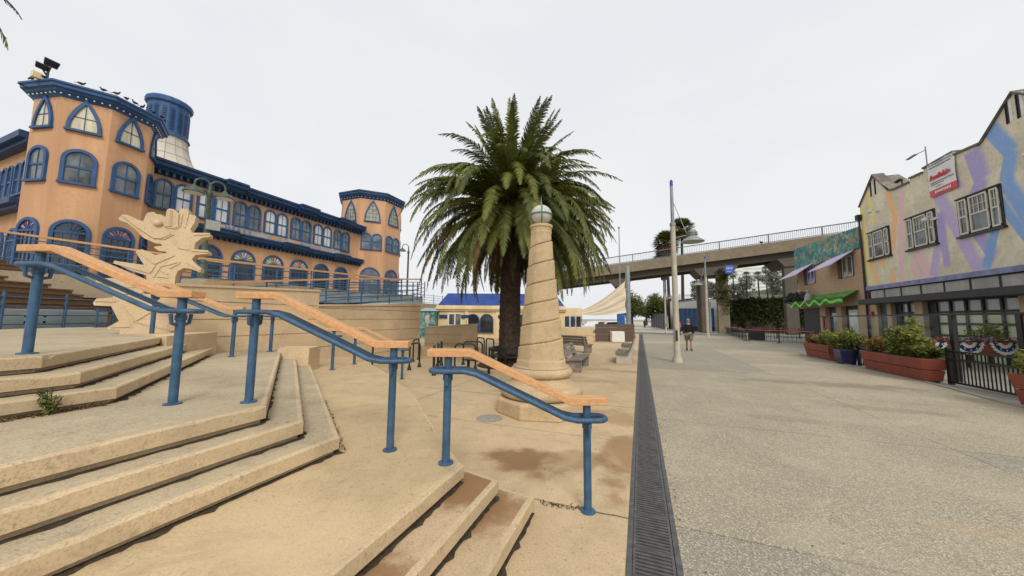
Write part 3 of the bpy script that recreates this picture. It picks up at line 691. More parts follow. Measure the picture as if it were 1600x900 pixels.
def pavilion():
    t = thing('carousel_pavilion', 'orange stucco carousel pavilion with blue trimmed arched windows and octagonal corner towers', 'building', (-30,18,DECK))
    X = -27.0; U = V((0,1,0)); Nn = V((1,0,0)); ZT, ZL = 11.1, 7.65
    mb = MB(); mb.box(-48, X, 6.65, 29, 2.9, 10.75); mb.build('wall', m_orange, t)
    mb = MB(); mb.box(-47.5, X-.4, 7.1, 28.6, 10.75, 10.9); mb.build('flat_roof', m_greyw, t)
    # cornices: along the long facade with stepped-out bays, and along the short side
    def cornice(name, z1, hgt, ov, y0, y1, bays):
        mb = MB()
        prof = [(0,-.3*hgt),(ov*.3,0),(ov*.55,hgt*.25),(ov*.85,hgt*.4),(ov*.88,hgt*.72),(ov,hgt*.78),(ov,hgt)]
        def run(a, b, add, ddz=0):
            z0 = z1-hgt+ddz
            P = [(X-.02, y, z0-.3*hgt) for y in (a,b)]
            pts = [(X-.02,z0-.31*hgt)]+[(X+p+(add if i else 0), z0+q) for i,(p,q) in enumerate(prof)]+[(X-.02,z0+hgt)]
            k = len(pts); A = [(x,a,z) for x,z in pts]; B = [(x,b,z) for x,z in pts]
            mb.add(A+B, [(i,(i+1)%k,k+(i+1)%k,k+i) for i in range(k)]+[tuple(range(k))[::-1], tuple(range(k,2*k))])
        y = y0
        for b0, b1 in bays: run(y, b0, 0); run(b0+.003, b1-.003, .28, .05); y = b1
        run(y, y1, 0); 
        o = mb.build(name, m_bluedk, t)
        zt_, zb_ = z1-hgt+.02, z1-hgt-.22*hgt-.06; pl = [(y0+.1,zt_)]; yy = y0+.1
        while yy < y1: pl += [(yy,zb_),(yy+.12,zb_),(yy+.12,zt_-.06),(yy+.34,zt_-.06)]; yy += .34
        pl.append((yy,zt_)); md = MB(); kk = len(pl)
        md.add([(X+.04,y,z) for y,z in pl]+[(X+ov*.45,y,z) for y,z in pl], [(i,(i+1)%kk,kk+(i+1)%kk,kk+i) for i in range(kk)])
        for xx, o_ in ((X+.04,0),(X+ov*.45,1)):
            q = 1
            while q+1 < kk-1: md.quad((xx,pl[q][0],zb_),(xx,pl[q+1][0],zb_),(xx,pl[q+1][0],zt_),(xx,pl[q][0],zt_)); q += 4
        md.build('dentil_strip', m_bluedk, o)
    cornice('cornice', ZT, .62, .75, 9.2, 26.2, [(13.6,14.9),(18.9,20.6),(22.9,24.6)])
    cornice('lower_cornice', ZL, .50, .62, 9.2, 26.2, [(12.2,14.6),(17.9,19.9),(22.7,24.3)])
    mb = MB()
    for zz, hh in ((ZT-.6,.6),(7.1,.5)):
        mb.box(-48,-29,6.02,6.66,zz+hh*.45,zz+hh); mb.box(-48,-29,6.25,6.66,zz+hh*.1,zz+hh*.45-.003)
    mb.build('side_cornice', m_bluedk, t)
    rnd = random.Random(3)
    for k in range(8):            # upper pairs of sash windows
        y = 11.25+2.095*k
        if y > 25.4: break
        mbp = MB(); f = None
        for s in (-1, 1):
            O = V((X, y+s*.47, 8.27))
            pm = rnd.choice([m_blind, m_blind, m_glass, m_glass]) if k else (m_glass if s < 0 else m_blind)
            f = arch_window(t, O, U, Nn, .68, 1.72, 'round', pm, ft=.125, d=.10)
    for k in range(6):            # arched doors along the ground floor
        y = 13.3+2.13*k
        pm = [m_glassd]+random.Random(k).sample(FC, 8) if k in (1,2,3) else m_glassd
        arch_window(t, V((X, y, DECK)), U, Nn, 1.30, 3.3, 'round', pm, ft=.14, style='door', name='arched_door')
    for k in range(3):
        y = 7.0; x = -30.6-1.9*k
        for s in (-1,1): arch_window(t, V((x+s*.42, 6.65, 8.1)), V((1,0,0)), V((0,-1,0)), .6, 1.7, 'round', m_glass, ft=.11)
        arch_window(t, V((x, 6.65, DECK-.1)), V((1,0,0)), V((0,-1,0)), 1.1, 3.1, 'round', m_glass, ft=.13, style='door', name='arched_door')
    # lettered band
    sb = MB(); sb.box(X+.02, X+.10, 13.2, 23.6, ZL+.05, ZL+.56); band = sb.build('sign_band', M('sign_band_grey', (.42,.38,.34), .7, .2, 2, dirt=.2), t)
    for body, y, col in (('MERRY', 14.05, 'v'), ('GO', 17.75, 'o'), ('ROUND', 19.6, 'r')):
        text_mesh(body, .44, {'v': m_letv, 'o': m_leto, 'r': m_letr}[col], band, V((X+.115, y, ZL+.14)), U, V((0,0,1)), Nn, spacing=1.42)
    for y in (13.65, 17.35, 19.2): 
        d = MB(); d.fprism(V((X+.10,y,ZL+.30)), U, Nn, [(.16*math.cos(a), .16*math.sin(a)) for a in [2*PI*i/10 for i in range(10)]], 0, .012); d.build('sign_dot', m_leto2, band)
    # towers
    for (cx, cy, R, ph, zt, H_, nm) in ((-27.0, 8.05, 2.12, math.radians(-9), 12.85, (12.36,10.75,1.55,8.12,1.62,2.32), 1), (-28.25, 28.9, 3.24, math.radians(22.5), 15.0, (14.35,11.85,2.3,8.85,1.65,2.9), 2)):
        mb = MB(); mb.lathe([(R,2.9),(R,H_[0]+.1)], (cx,cy,0), 8, phase=ph); mb.build('tower_wall', m_orange, t)
        mb = MB(); cornice_ring(mb, (cx,cy), R, H_[0], zt, 8, ph, .5 if nm == 1 else .45); cr = mb.build('tower_cornice', m_bluetrim if nm == 1 else m_bluedk, t)
        bulbs((cx,cy), R+.22, H_[0]-.03, ph, cr)
        ri = R*math.cos(PI/8); fw = 2*R*math.sin(PI/8)
        for k in range(8):
            a = ph+PI/8+k*PI/4; nn = V((math.cos(a), math.sin(a), 0)); uu = V((-nn.y, nn.x, 0))
            if nn.dot(V((-cx,-cy,0)).normalized()) < -.25: continue
            O = V((cx,cy,0))+nn*ri
            if nm == 1:
                arch_window(t, O+V((0,0,H_[1])), uu, nn, .86, 1.35, 'gothic', m_curtain, ft=.13, style='gothic')
                arch_window(t, O+V((0,0,H_[3])), uu, nn, .86, 1.55, 'round', m_glass, ft=.14)
                pm = [m_glassd]+[FC[1],m_glassd,m_glassd,FC[0]] if k % 2 == 0 else m_glassd
                arch_window(t, O+V((0,0,DECK-.1)), uu, nn, .98, 3.12, 'round', m_glassd if k % 2 else [m_glassd,FC[1],m_glass,FC[0],m_glass], ft=.14, style='door', name='arched_door')
            else:
                arch_window(t, O+V((0,0,H_[1])), uu, nn, 1.35, 2.05, 'gothic', m_latt, ft=.12, style='lattice')
                for s in (-1,1): arch_window(t, O+uu*(s*.52)+V((0,0,H_[3])), uu, nn, .8, 1.6, 'round', m_glass, ft=.12)
                arch_window(t, O+V((0,0,DECK)), uu, nn, 1.7, 3.65, 'round', m_glass, ft=.14, style='door', name='arched_door')
    # cupola: flared pale skirt and blue louvred drum
    c = (-38,15,0)
    mb = MB(); prof = []
    for i in range(15):
        q = i/14; prof.append((1.35+ (1-q)**2.1*5.2, 10.7+6.4*q))
    mb.lathe(prof, c, 16); cs = mb.build('cupola_skirt', m_skirt, t)
    mb = MB()
    for i in range(2,14,2):
        q = i/14; r = 1.36+(1-q)**2.1*5.2
        mb.tube([(c[0]+r*math.cos(a), c[1]+r*math.sin(a), 10.7+6.4*q+.01) for a in [2*PI*j/16 for j in range(16)]], .025, 4, closed=True)
    for j in range(16):
        a = 2*PI*j/16; mb.tube([(c[0]+(r_+.01)*math.cos(a), c[1]+(r_+.01)*math.sin(a), z) for r_, z in prof], .025, 4)
    mb.build('seam', m_seam, cs)
    mb = MB(); mb.lathe([(1.5,17.0),(1.45,17.15),(1.33,17.2),(1.33,19.75),(1.5,19.85),(1.52,20.15),(1.4,20.3)], c, 16); dr = mb.build('cupola_drum', m_bluetrim, t)
    mb = MB()
    for k in range(16):
        a = 2*PI*(k+.5)/16; nn = V((math.cos(a), math.sin(a), 0)); uu = V((-nn.y,nn.x,0)); O = V(c)+nn*(1.33*math.cos(PI/16))+V((0,0,17.45))
        I = outline(.26,2.0,'round',8); mb.poly([O+uu*u+V((0,0,w))+nn*.012 for u,w in I])
        for q in range(9): mb.fbox(O, uu, nn, -.12,.12,.1+q*.2,.15+q*.2,.01,.05)
    mb.build('louvre', m_bluedk, dr)
    return t
def text_mesh(body, size, mat, parent, O, U, Up, Nn, spacing=1., extrude=.006, name='lettering', align='LEFT', sx=1., bold=0.):
    cu = bpy.data.curves.new(name, 'FONT'); cu.body = body; cu.size = size; cu.extrude = extrude; cu.space_character = spacing; cu.align_x = align; cu.offset = bold
    o = bpy.data.objects.new(name, cu); COL.objects.link(o)
    dg_ = bpy.context.evaluated_depsgraph_get(); dg_.update()
    me = bpy.data.meshes.new_from_object(o.evaluated_get(dg_)); bpy.data.objects.remove(o)
    L = wloc(parent)
    M4 = Matrix((( U.x,Up.x,Nn.x,O.x-L.x),(U.y,Up.y,Nn.y,O.y-L.y),(U.z,Up.z,Nn.z,O.z-L.z),(0,0,0,1)))
    me.transform(Matrix.Scale(1,4) if sx == 1 else Matrix.Diagonal((sx,1,1,1))); me.transform(M4)
    me.materials.clear(); me.materials.append(mat)
    o = bpy.data.objects.new(name, me); COL.objects.link(o); o.parent = parent
    return o
m_letv = M('letter_violet', (.20,.22,.42), .6, .2, 3); m_leto = M('letter_orange', (.55,.33,.16), .6, .2, 3); m_letr = M('letter_rose', (.45,.24,.30), .6, .2, 3); m_leto2 = M('dot_orange', (.70,.30,.08), .6, .2, 3)
m_skirt = M('cupola_canvas', (.56,.51,.43), .85, .12, .7, streak=True, dirt=.1); m_seam = M('seam', (.40,.35,.29), .85, .1, 2)
m_latt = M('pale_leaded_glass', (.34,.33,.25), .25, .45, 2.5, spec=.7)
pavilion()
# birds and floodlight on the near tower
m_bird = M('pigeon_grey', (.035,.035,.042), .7, .4, 20)
def bird():
    t = thing('pigeon', 'x', 'bird', (0,0,0), 'pigeons lined up on the tower cornice')
    mb = MB(); mb.ball((0,0,.16), .1, 10, sx=1.75, sy=.85, sz=.95)
    mb.tube([(.12,0,.2),(.17,0,.27)], [.055,.04], 8); mb.ball((.19,0,.3), .05, 8)
    mb.tube([(.23,0,.3),(.275,0,.29)], [.014,.003], 5)
    mb.add([(-.13,-.05,.17),(-.13,.05,.17),(-.34,.045,.10),(-.34,-.045,.10)], [(0,1,2,3)])
    for s in (-1,1): mb.tube([(.02,s*.04,.09),(.03,s*.04,0)], .009, 5)
    b = mb.build('body', m_bird, t, smooth=True, local=True)
    for s in (-1,1):
        w = MB(); w.ball((-.05,s*.075,.17), .07, 8, sx=2., sy=.3, sz=.8); w.build('wing', m_bird, t, smooth=True, local=True)
    return t
b0 = bird(); c = V((-27.0,8.05,12.86)); R = 2.12+.44; ph = math.radians(-9)
def edge(k, f): 
    p = V((c.x+R*math.cos(ph+k*PI/4), c.y+R*math.sin(ph+k*PI/4), c.z)); q = V((c.x+R*math.cos(ph+(k+1)*PI/4), c.y+R*math.sin(ph+(k+1)*PI/4), c.z)); return p.lerp(q, f)
spots = [(-2,.35,.3,'leftmost pigeon on the tower cornice, close to the floodlights'),(-2,.72,2.5,'second pigeon from the left on the tower cornice'),(-1,.42,1.2,'third pigeon from the left on the tower cornice'),(-1,.78,4,'fourth pigeon from the left on the tower cornice'),
    (0,.0,.8,'pigeon at the front corner of the tower cornice'),(0,.2,2.2,'sixth pigeon from the left, just right of the front corner'),(0,.38,5,'seventh pigeon from the left on the tower cornice'),(0,.55,.2,'eighth pigeon from the left on the tower cornice'),
    (0,.8,3.3,'third pigeon from the right on the tower cornice'),(1,.02,1.9,'second pigeon from the right on the tower cornice'),(1,.22,4.4,'rightmost pigeon on the tower cornice, next to the blue drum')]
for i, (k, f, rz, lab) in enumerate(spots): place(b0 if i == 0 else copy_tree(b0), edge(k,f), rz, lab, .62)
gb = thing('gull', 'small dark bird in flight at the left edge of the sky', 'bird', (-26.0,5.4,12.15))
mb = MB(); mb.ball((0,0,0), .1, 8, sx=2, sy=.7, sz=.7); mb.build('body', m_bird, gb, True, local=True)
for s in (-1,1):
    mb = MB(); mb.add([(.08,0,.03),(-.1,0,.03),(-.16,s*.3,.16),(-.1,s*.62,.05),(.02,s*.33,.17)], [(0,1,2,3,4)]); mb.build('wing', m_bird, gb, local=True)
gb.scale = (.4,.4,.4)
fl = thing('floodlight', 'pair of black floodlights on a short pole on the tower roof', 'floodlight', (-26.1,5.95,12.82))
mb = MB(); x,y,z = -26.1,5.95,12.82; mb.tube([(x,y,z-.05),(x,y,z+.5),(x,y+.05,z+.8)], .045, 8); mb.tube([(x,y,z+.25),(x,y-.15,z+.5)], .035, 8); mb.build('pole', m_black, fl)
for dx, dy, dz, s in ((.0,.06,.95,.30),(0,-.2,.62,.24)):
    mb = MB(); O = V((x,y+dy,z+dz)); u = V((.15,1,-.12)).normalized(); n = V((.75,-.1,-.5)).normalized()
    w = n.cross(u).normalized()
    P = [O+u*(i*s/1.3)+w*(j*s/1.7)+n*(k*.09) for k in (-1,1) for i,j in ((-.85,-.85),(.85,-.85),(1,1),(-1,1))]
    mb.add(P, [(0,3,2,1),(4,5,6,7),(0,1,5,4),(1,2,6,5),(2,3,7,6),(3,0,4,7)]); mb.build('lamp_head', m_black, fl, bevel=.02)
mb = MB(); mb.box(x-.2,x+.02,y-.42,y-.12,z,z+.3); mb.build('junction_box', m_cream, fl, bevel=.02)
# ------------------------------------------------------------------ pier deck, ramps, pipe railings
mb = MB(); mb.prism([(-60,7.2),(-14.2,7.2),(-14.2,17.2),(-19.5,19),(-19.5,42),(-60,42)],2.4,DECK); tag(mb.build('pier_deck', m_tread), kind='structure')
m_ramp = M('ramp_blue_grey', (.36,.42,.43), .8, .2, 1.5, dirt=.2)
def ramp_slab(y0, z0, y1, z1, x0, x1, th=.42):
    mb = MB(); mb.add([(x0,y0,z0-th),(x1,y0,z0-th),(x1,y0,z0),(x0,y0,z0),(x0,y1,z1-th),(x1,y1,z1-th),(x1,y1,z1),(x0,y1,z1)], [(0,1,2,3),(4,7,6,5),(0,4,5,1),(1,5,6,2),(2,6,7,3),(3,7,4,0)])
    tag(mb.build('ramp', m_ramp), kind='structure')
ramp_slab(5.5,2.62,17.0,3.06,-14.1,-12.35); ramp_slab(7.5,2.0,13.2,2.5,-12.3,-10.0,.5)
mb = MB(); mb.box(-15.6,-14.22,7.3,17,0,2.39); mb.box(-14.1,-12.4,8.3,16.9,0,2.3); mb.prism([(-60,19.1),(-19.6,19.1),(-19.6,42),(-60,42)],0,2.39); tag(mb.build('ramp_base', m_wall), kind='structure')
def railing(label, pts, h=1.05, n=4, sp=1.6, wood=True, group='pipe railings of the pier ramps', posts_r=.028):
    t = thing('pipe_railing', label, 'railing', pts[0], group)
    for i in range(len(pts)-1):
        a, b = V(pts[i]), V(pts[i+1]); L = (b-a).length; k = max(1, round(L/sp))
        for j in range(k+1 if i == len(pts)-2 else k):
            p = a.lerp(b, j/k); mb = MB(); mb.tube([p, p+V((0,0,h-.02))], posts_r, 8); mb.build('post', m_blue, t, smooth=True)
        for q in range(n):
            mb = MB(); z = V((0,0,h*(.12+.72*q/(n-1)))); mb.tube([a+z, b+z], .02, 6); mb.build('rail', m_blue, t, smooth=True)
        if wood: mb = MB(); mb.bar(a+V((0,0,h)), b+V((0,0,h)), .12, .07); mb.build('top_rail', m_railwood, t)
    return t
railing('upper ramp railing with orange wooden top in front of the carousel doors', [(-14.0,6.2,2.68),(-14.0,17.0,3.08),(-15.2,17.4,3.16)])
railing('sloping lower ramp railing rising to the right above the cream wall', [(-12.2,6.0,1.72),(-12.2,11.3,2.46),(-12.2,16.6,3.02)])
railing('nearer ramp railing without a wooden top, right of the tall wall', [(-10.1,8.4,2.1),(-10.1,13.1,2.52),(-12.1,16.8,3.02)], h=.95, wood=False)
railing('long deck railing far right of the carousel, behind the palm fronds', [(-15.2,17.5,DECK),(-19.6,19.2,DECK),(-19.6,40,DECK)], h=1.0, wood=False)
# left-hand timber stairs with rails
m_stair = woodm('stair_timber', (.20,.11,.05), ax=1, var=.4)
st = thing('timber_stairs', 'broad brown timber stairs climbing to the pier at the far left', 'stairs', (-16,3.2,L3Z))
u = V((-.43,.9,0)).normalized(); n = V((-.9,-.43,0)).normalized()       # u along the treads, n up the flight
for i in range(11):
    mb = MB(); O = V((-14.6,1.0,L3Z+.42))+n*(.36*i)+V((0,0,.165*i)); w = V((0,0,1))
    mb.fbox(O, u, n*-1, -1.5, 5.4, .11, .16, -.36, .03); mb.fbox(O, u, n*-1, -1.5, 5.4, -.02, .10, -.05, 0)
    mb.build('tread', m_stair, st)
mb = MB(); mb.fbox(V((-14.45,1.08,L3Z)), u, n*-1, -1.3, 5.0, 0, .50, -.25, 0); kb = mb.build('kerb_wall', m_ramp, bevel=.01)
tag(kb, 'pale blue grey kerb with bolt holes at the foot of the timber stairs', 'kerb wall')
mb = MB()
for s in (1.2,1.6,3.0,3.4):
    for z in (.17,.34): mb.fprism(V((-14.45,1.08,L3Z+z)), u, n*-1, [(s+.035*math.cos(a), .035*math.sin(a)) for a in [2*PI*i/8 for i in range(8)]], .002, .006)
mb.build('bolt_hole', m_darkhole, kb)
def rl(s, f, z): p = V((-14.6,1.0,0))+u*s-n*f; return (p.x,p.y,z)
railing('blue railing at the foot of the timber stairs, behind the front handrail', [rl(.0,.35,L3Z),rl(2.4,.35,L3Z),rl(3.7,.35,L3Z),rl(5.0,.35,L3Z)], h=1.0, n=4, sp=1.3, wood=False, posts_r=.035)
railing('short low blue railing beside the sculpture foot', [rl(4.1,.8,L3Z),rl(4.9,.8,L3Z)], h=.6, n=2, sp=.8, wood=False)
def up(s, f): p = V((-14.6,1.0,0))+u*s+n*f; return (p.x,p.y,L3Z+.42+.165*f/.36)
railing('sloping blue railing with orange top climbing the timber stairs at the left edge', [up(-.9,0),up(-.9,3.7)], h=1.0, sp=1.7)
railing('orange topped railing along the pier at the head of the timber stairs', [up(-.9,3.9),up(5.2,3.9),(-17.6,9.5,DECK+.05)], h=1.0, sp=1.5)
yb = MB(); yb.lathe([(.09,0),(.09,1.05),(.075,1.12),(.02,1.14)], (-21.5,4.2,DECK), 14); tag(yb.build('bollard', M('yellow_paint', (.78,.50,.03), .5, .15, 6), smooth=True), 'yellow bollard at the left edge in front of the pavilion', 'bollard')
yp = MB(); yp.box(-40,-18.4,-4,7.2,2.4,DECK-.005); tag(yp.build('pier_deck', m_tread), kind='structure')
# ------------------------------------------------------------------ sea dragon sculpture
def dragon():
    A = V((-9.5,4.19,0)); u = V((-.6,-.8,0)); nn = V((.8,-.6,0))   # seen face, towards the stairs
    OUT = [(1.0,3.8),(.96,3.88),(.9,3.9),(.8,3.86),(.71,3.81),(.64,3.8),(.61,3.96),(.58,4.0),(.5,4.03),(.45,3.99),(.38,3.99),(.31,3.95),(.3,4.11),(.26,4.15),(.18,4.14),(.11,4.07),(.09,4.18),(-.04,4.2),(-.06,4.08),(-.18,4.06),(-.16,3.89),(-.1,3.73),(-.14,3.66),(-.44,3.7),(-.45,3.61),(-.32,3.57),(-.21,3.44),(-.2,3.33),(-.2,3.29),(-.44,3.29),(-.46,3.22),(-.23,3.16),(-.18,3.06),(-.22,2.99),(-.35,2.85),(-.34,2.77),(-.18,2.84),(-.06,2.85),(.03,2.77),(.06,2.64),(.06,2.49),(-.07,2.14),(0,1.96),(-.01,1.49),(.14,1.39),(.74,1.39),(.75,1.5),(.97,1.5),(.98,1.54),(.83,1.67),(.96,1.97),(1.19,1.98),(1.21,2.03),(1.17,2.12),(.95,2.15),(.96,2.3),(1.06,2.43),(1.21,2.44),(1.2,2.52),(.99,2.55),(.49,2.47),(.51,2.64),(.75,2.73),(1.0,2.86),(.99,2.91),(.67,2.87),(.56,2.86),(.69,3.1),(.7,3.16),(.61,3.19),(.51,3.14),(.41,3.09),(.24,3.15),(.24,3.18),(.36,3.19),(.44,3.25),(.42,3.28),(.32,3.3),(.33,3.34),(.43,3.35),(.61,3.44),(.74,3.6),(.87,3.72),(.98,3.76)]
    t = thing('sea_dragon_sculpture', 'tan carved seahorse like sea dragon with spiny back and long snout', 'sculpture', (A.x+u.x*.4,A.y+u.y*.4,L3Z))
    from mathutils.geometry import tessellate_polygon
    mb = MB(); Z = V((0,0,1)); k = len(OUT)
    tris = tessellate_polygon([[V((a,b,0)) for a,b in OUT]])
    for d0, fl in ((0,0),(-.32,1)):
        mb.add([A+u*a+Z*b+nn*d0 for a,b in OUT], [tuple(x) for x in tris])
    b = len(mb.v); mb.v += [tuple(A+u*a+Z*w) for a,w in OUT]+[tuple(A+u*a+Z*w-nn*.32) for a,w in OUT]
    for i in range(k): mb.f.append([b+i,b+(i+1)%k,b+k+(i+1)%k,b+k+i]); mb.m.append(0)
    mb.build('body', m_wall, t, bevel=.015)
    LN = [[(.31,3.45),(.15,3.59)],[(.34,3.73),(.11,3.72),(.06,3.82)],[(.14,3.46),(.05,3.29),(-.11,3.27)],[(.66,3.14),(.4,2.9),(.11,3.12)],[(.99,2.86),(.46,2.7),(.39,2.88)],[(.4,2.61),(.31,2.85),(.01,2.99)],[(.3,2.77),(.18,2.69)],[(.17,2.82),(.01,2.96)],[(.34,2.63),(.17,2.62)],[(.84,2.02),(.61,1.66),(.28,1.96)],[(.61,1.66),(-.0,1.46)],[(-.17,3.62),(-.43,3.67)],[(-.17,3.25),(-.45,3.26)],[(-.1,2.98),(-.33,2.82)],[(.15,4.06),(.14,3.72)],[(.05,4.06),(.07,3.77)],[(-.05,4.1),(-.01,3.76)],[(.23,4.11),(.21,3.75)],[(1.18,2.08),(.9,2.07)],[(.94,1.55),(.66,1.56)]]
    for q in LN:              # carved ridges
        mb = MB()
        for (a0,z0),(a1,z1) in zip(q[:-1], q[1:]): mb.bar(A+u*a0+Z*z0+nn*.008, A+u*a1+Z*z1+nn*.008, .022, .05, up=nn) if False else mb.bar(A+u*a0+Z*z0, A+u*a1+Z*z1, .026, .034, up=tuple(nn))
        mb.build('carved_ridge', m_wall, t)
    for q, d in (([(.62,3.74),(.9,3.83),(.96,3.86),(.72,3.64),(.45,3.44),(.33,3.44),(.16,3.57),(.3,3.72),(.5,3.8)],.03),([(.30,3.72),(.30,4.08),(.24,4.12),(.22,3.74)],.03),([(.13,3.74),(.14,4.07),(.10,4.06),(.09,3.74)],.03),([(.52,2.45),(.9,2.48),(.93,2.2),(.52,2.25)],.02)):
        mb = MB(); cx = sum(a for a,_ in q)/len(q); cz = sum(b_ for _,b_ in q)/len(q); q2 = [(cx+(a-cx)*.93, cz+(b_-cz)*.93) for a,b_ in q]; kk = len(q)
        P = [A+u*a+Z*b_-nn*.002 for a,b_ in q]+[A+u*a+Z*b_+nn*d for a,b_ in q2]
        mb.add(P, [(i,(i+1)%kk,kk+(i+1)%kk,kk+i) for i in range(kk)]+[tuple(range(kk,2*kk))]); mb.build('raised_plate', m_wall, t)
    mb = MB(); e = A+u*.41+Z*3.78+nn*.03; mb.ball(tuple(e), .075, 14); mb.build('eye', m_wall, t, smooth=True)
dragon()

palm('palm at the far upper left of which only frond tips show', (-19.0,1.0,DECK), 7.9, .28, 40, 2.7, 91, nl_=40)
# ------------------------------------------------------------------ painted building with two gables on the right
def mural_mat():
    m, nt, b = newmat('mural_plaster')
    co = N(nt, 'ShaderNodeNewGeometry').outputs['Position']; sx = N(nt, 'ShaderNodeSeparateXYZ'); nt.links.new(co, sx.inputs[0]); Y, Z = sx.outputs[1], sx.outputs[2]
    base = (.74,.68,.52); n1 = noise_n(nt, co, .8, 5, .6); n2 = noise_n(nt, co, 6, 4); n3 = noise_n(nt, co, 45, 2)
    c = mix(nt, ramp(nt, n1, .3, .7), dk(base,.82), dk(base,1.1)); c = mix(nt, ramp(nt, n2, .45, .75, 0, .35), c, (.36,.35,.27))
    zoff = 0.
    lav = (.52,.44,.70); blu = (.24,.41,.74); org = (.92,.52,.26); pnk = (.80,.53,.56); yel = (.84,.72,.28); grn = (.60,.70,.50); vio=(.43,.37,.66)
    # spray strokes: (y0,z0, y1,z1, width, colour, soft side)
    ST = [(28.6,9.4,28.4,4.2,.30,yel,.9),(27.9,10.6,27.5,8.0,.2,yel,.5),(26.1,9.5,25.6,8.0,.24,org,.5),(25.6,8.0,26.1,5.9,.24,org,.5),(27.3,6.0,26.2,4.1,.28,org,.5),(27.6,4.1,28.0,6.0,.18,org,.6),
        (25.0,9.4,25.1,7.4,.2,pnk,.5),(25.2,7.4,25.6,4.1,.24,pnk,.6),(25.1,5.9,24.2,4.1,.24,pnk,.6),(24.2,5.6,23.6,4.1,.3,pnk,.6),(26.5,5.6,26.9,4.1,.25,grn,.7),(24.6,7.6,24.9,5.0,.2,grn,.7),
        (22.6,8.2,20.9,4.1,.34,lav,.55),(22.4,7.0,23.4,4.1,.26,lav,.55),(22.6,7.2,22.5,4.5,.22,vio,.4),(21.3,8.0,22.0,9.2,.2,lav,.6),
        (20.6,9.4,20.3,8.0,.42,vio,.5),(20.3,8.0,20.7,7.3,.34,vio,.5),(20.9,5.9,20.2,4.6,.28,vio,.5),(20.2,4.6,20.6,4.4,.2,vio,.4),
        (19.85,10.2,19.0,8.6,.34,blu,.4),(19.0,8.6,19.35,7.5,.30,blu,.5),(19.35,7.5,18.2,4.6,.32,blu,.5),(19.9,7.2,18.4,4.2,.22,blu,.6),(20.6,4.1,19.6,6.8,.22,blu,.5),(18.3,8.3,17.4,4.3,.34,blu,.5),(17.6,4.3,16.2,8.5,.35,lav,.5),(16.8,9.4,15.6,5,.4,pnk,.6)]
    for y0,z0,y1,z1,w,col,soft in ST:
        L = math.hypot(y1-y0, z1-z0); uy, uz = (y1-y0)/L, (z1-z0)/L
        a = mathn(nt, 'MULTIPLY', mathn(nt, 'SUBTRACT', Y, y0), uz); bq = mathn(nt, 'MULTIPLY', mathn(nt, 'SUBTRACT', Z, z0), uy)
        d = mathn(nt, 'SUBTRACT', a, bq)                                     # signed distance across the stroke
        t = mathn(nt, 'ADD', mathn(nt, 'MULTIPLY', mathn(nt, 'SUBTRACT', Y, y0), uy), mathn(nt, 'MULTIPLY', mathn(nt, 'SUBTRACT', Z, z0), uz))
        hard = ramp(nt, d, -w, -w+.05); softr = ramp(nt, d, w*(1-soft), w*(1+soft*.8), 1, 0)
        e = mathn(nt, 'MULTIPLY', ramp(nt, t, -.15, .1), ramp(nt, t, L-.1, L+.15, 1, 0))
        k = mathn(nt, 'MULTIPLY', mathn(nt, 'MULTIPLY', hard, softr), e)
        k = mathn(nt, 'MULTIPLY', k, ramp(nt, n2, .2, .6, .75, .97))
        c = mix(nt, k, c, col)
    c = mix(nt, ramp(nt, n3, .5, .75, 0, .25), c, (.2,.19,.15))
    nt.links.new(c, b.inputs['Base Color']); b.inputs['Roughness'].default_value = .9; b.inputs['Specular IOR Level'].default_value = .15
    bump(nt, b, n3, .4, .01); return m
m_mural = mural_mat()
m_band = M('band_periwinkle', (.24,.27,.43), .7, .3, 3, dirt=.15)
m_panelg = M('grey_transom_panel', (.40,.39,.35), .5, .25, 1.5, streak=True, dirt=.2)
m_char = M('charcoal_trim', (.035,.037,.042), .5, .25, 3)
m_tanw = M('tan_render', (.50,.40,.26), .8, .12, 1.2, dirt=.1)
m_lit = M('pale_green_panel', (.58,.64,.42), .3, .12, 1.2, spec=.6)
m_litg = M('grey_sky_glass', (.40,.42,.42), .15, .2, 1.5, spec=.8)
m_sash = M('sash_white', (.62,.60,.50), .6, .1, 3)
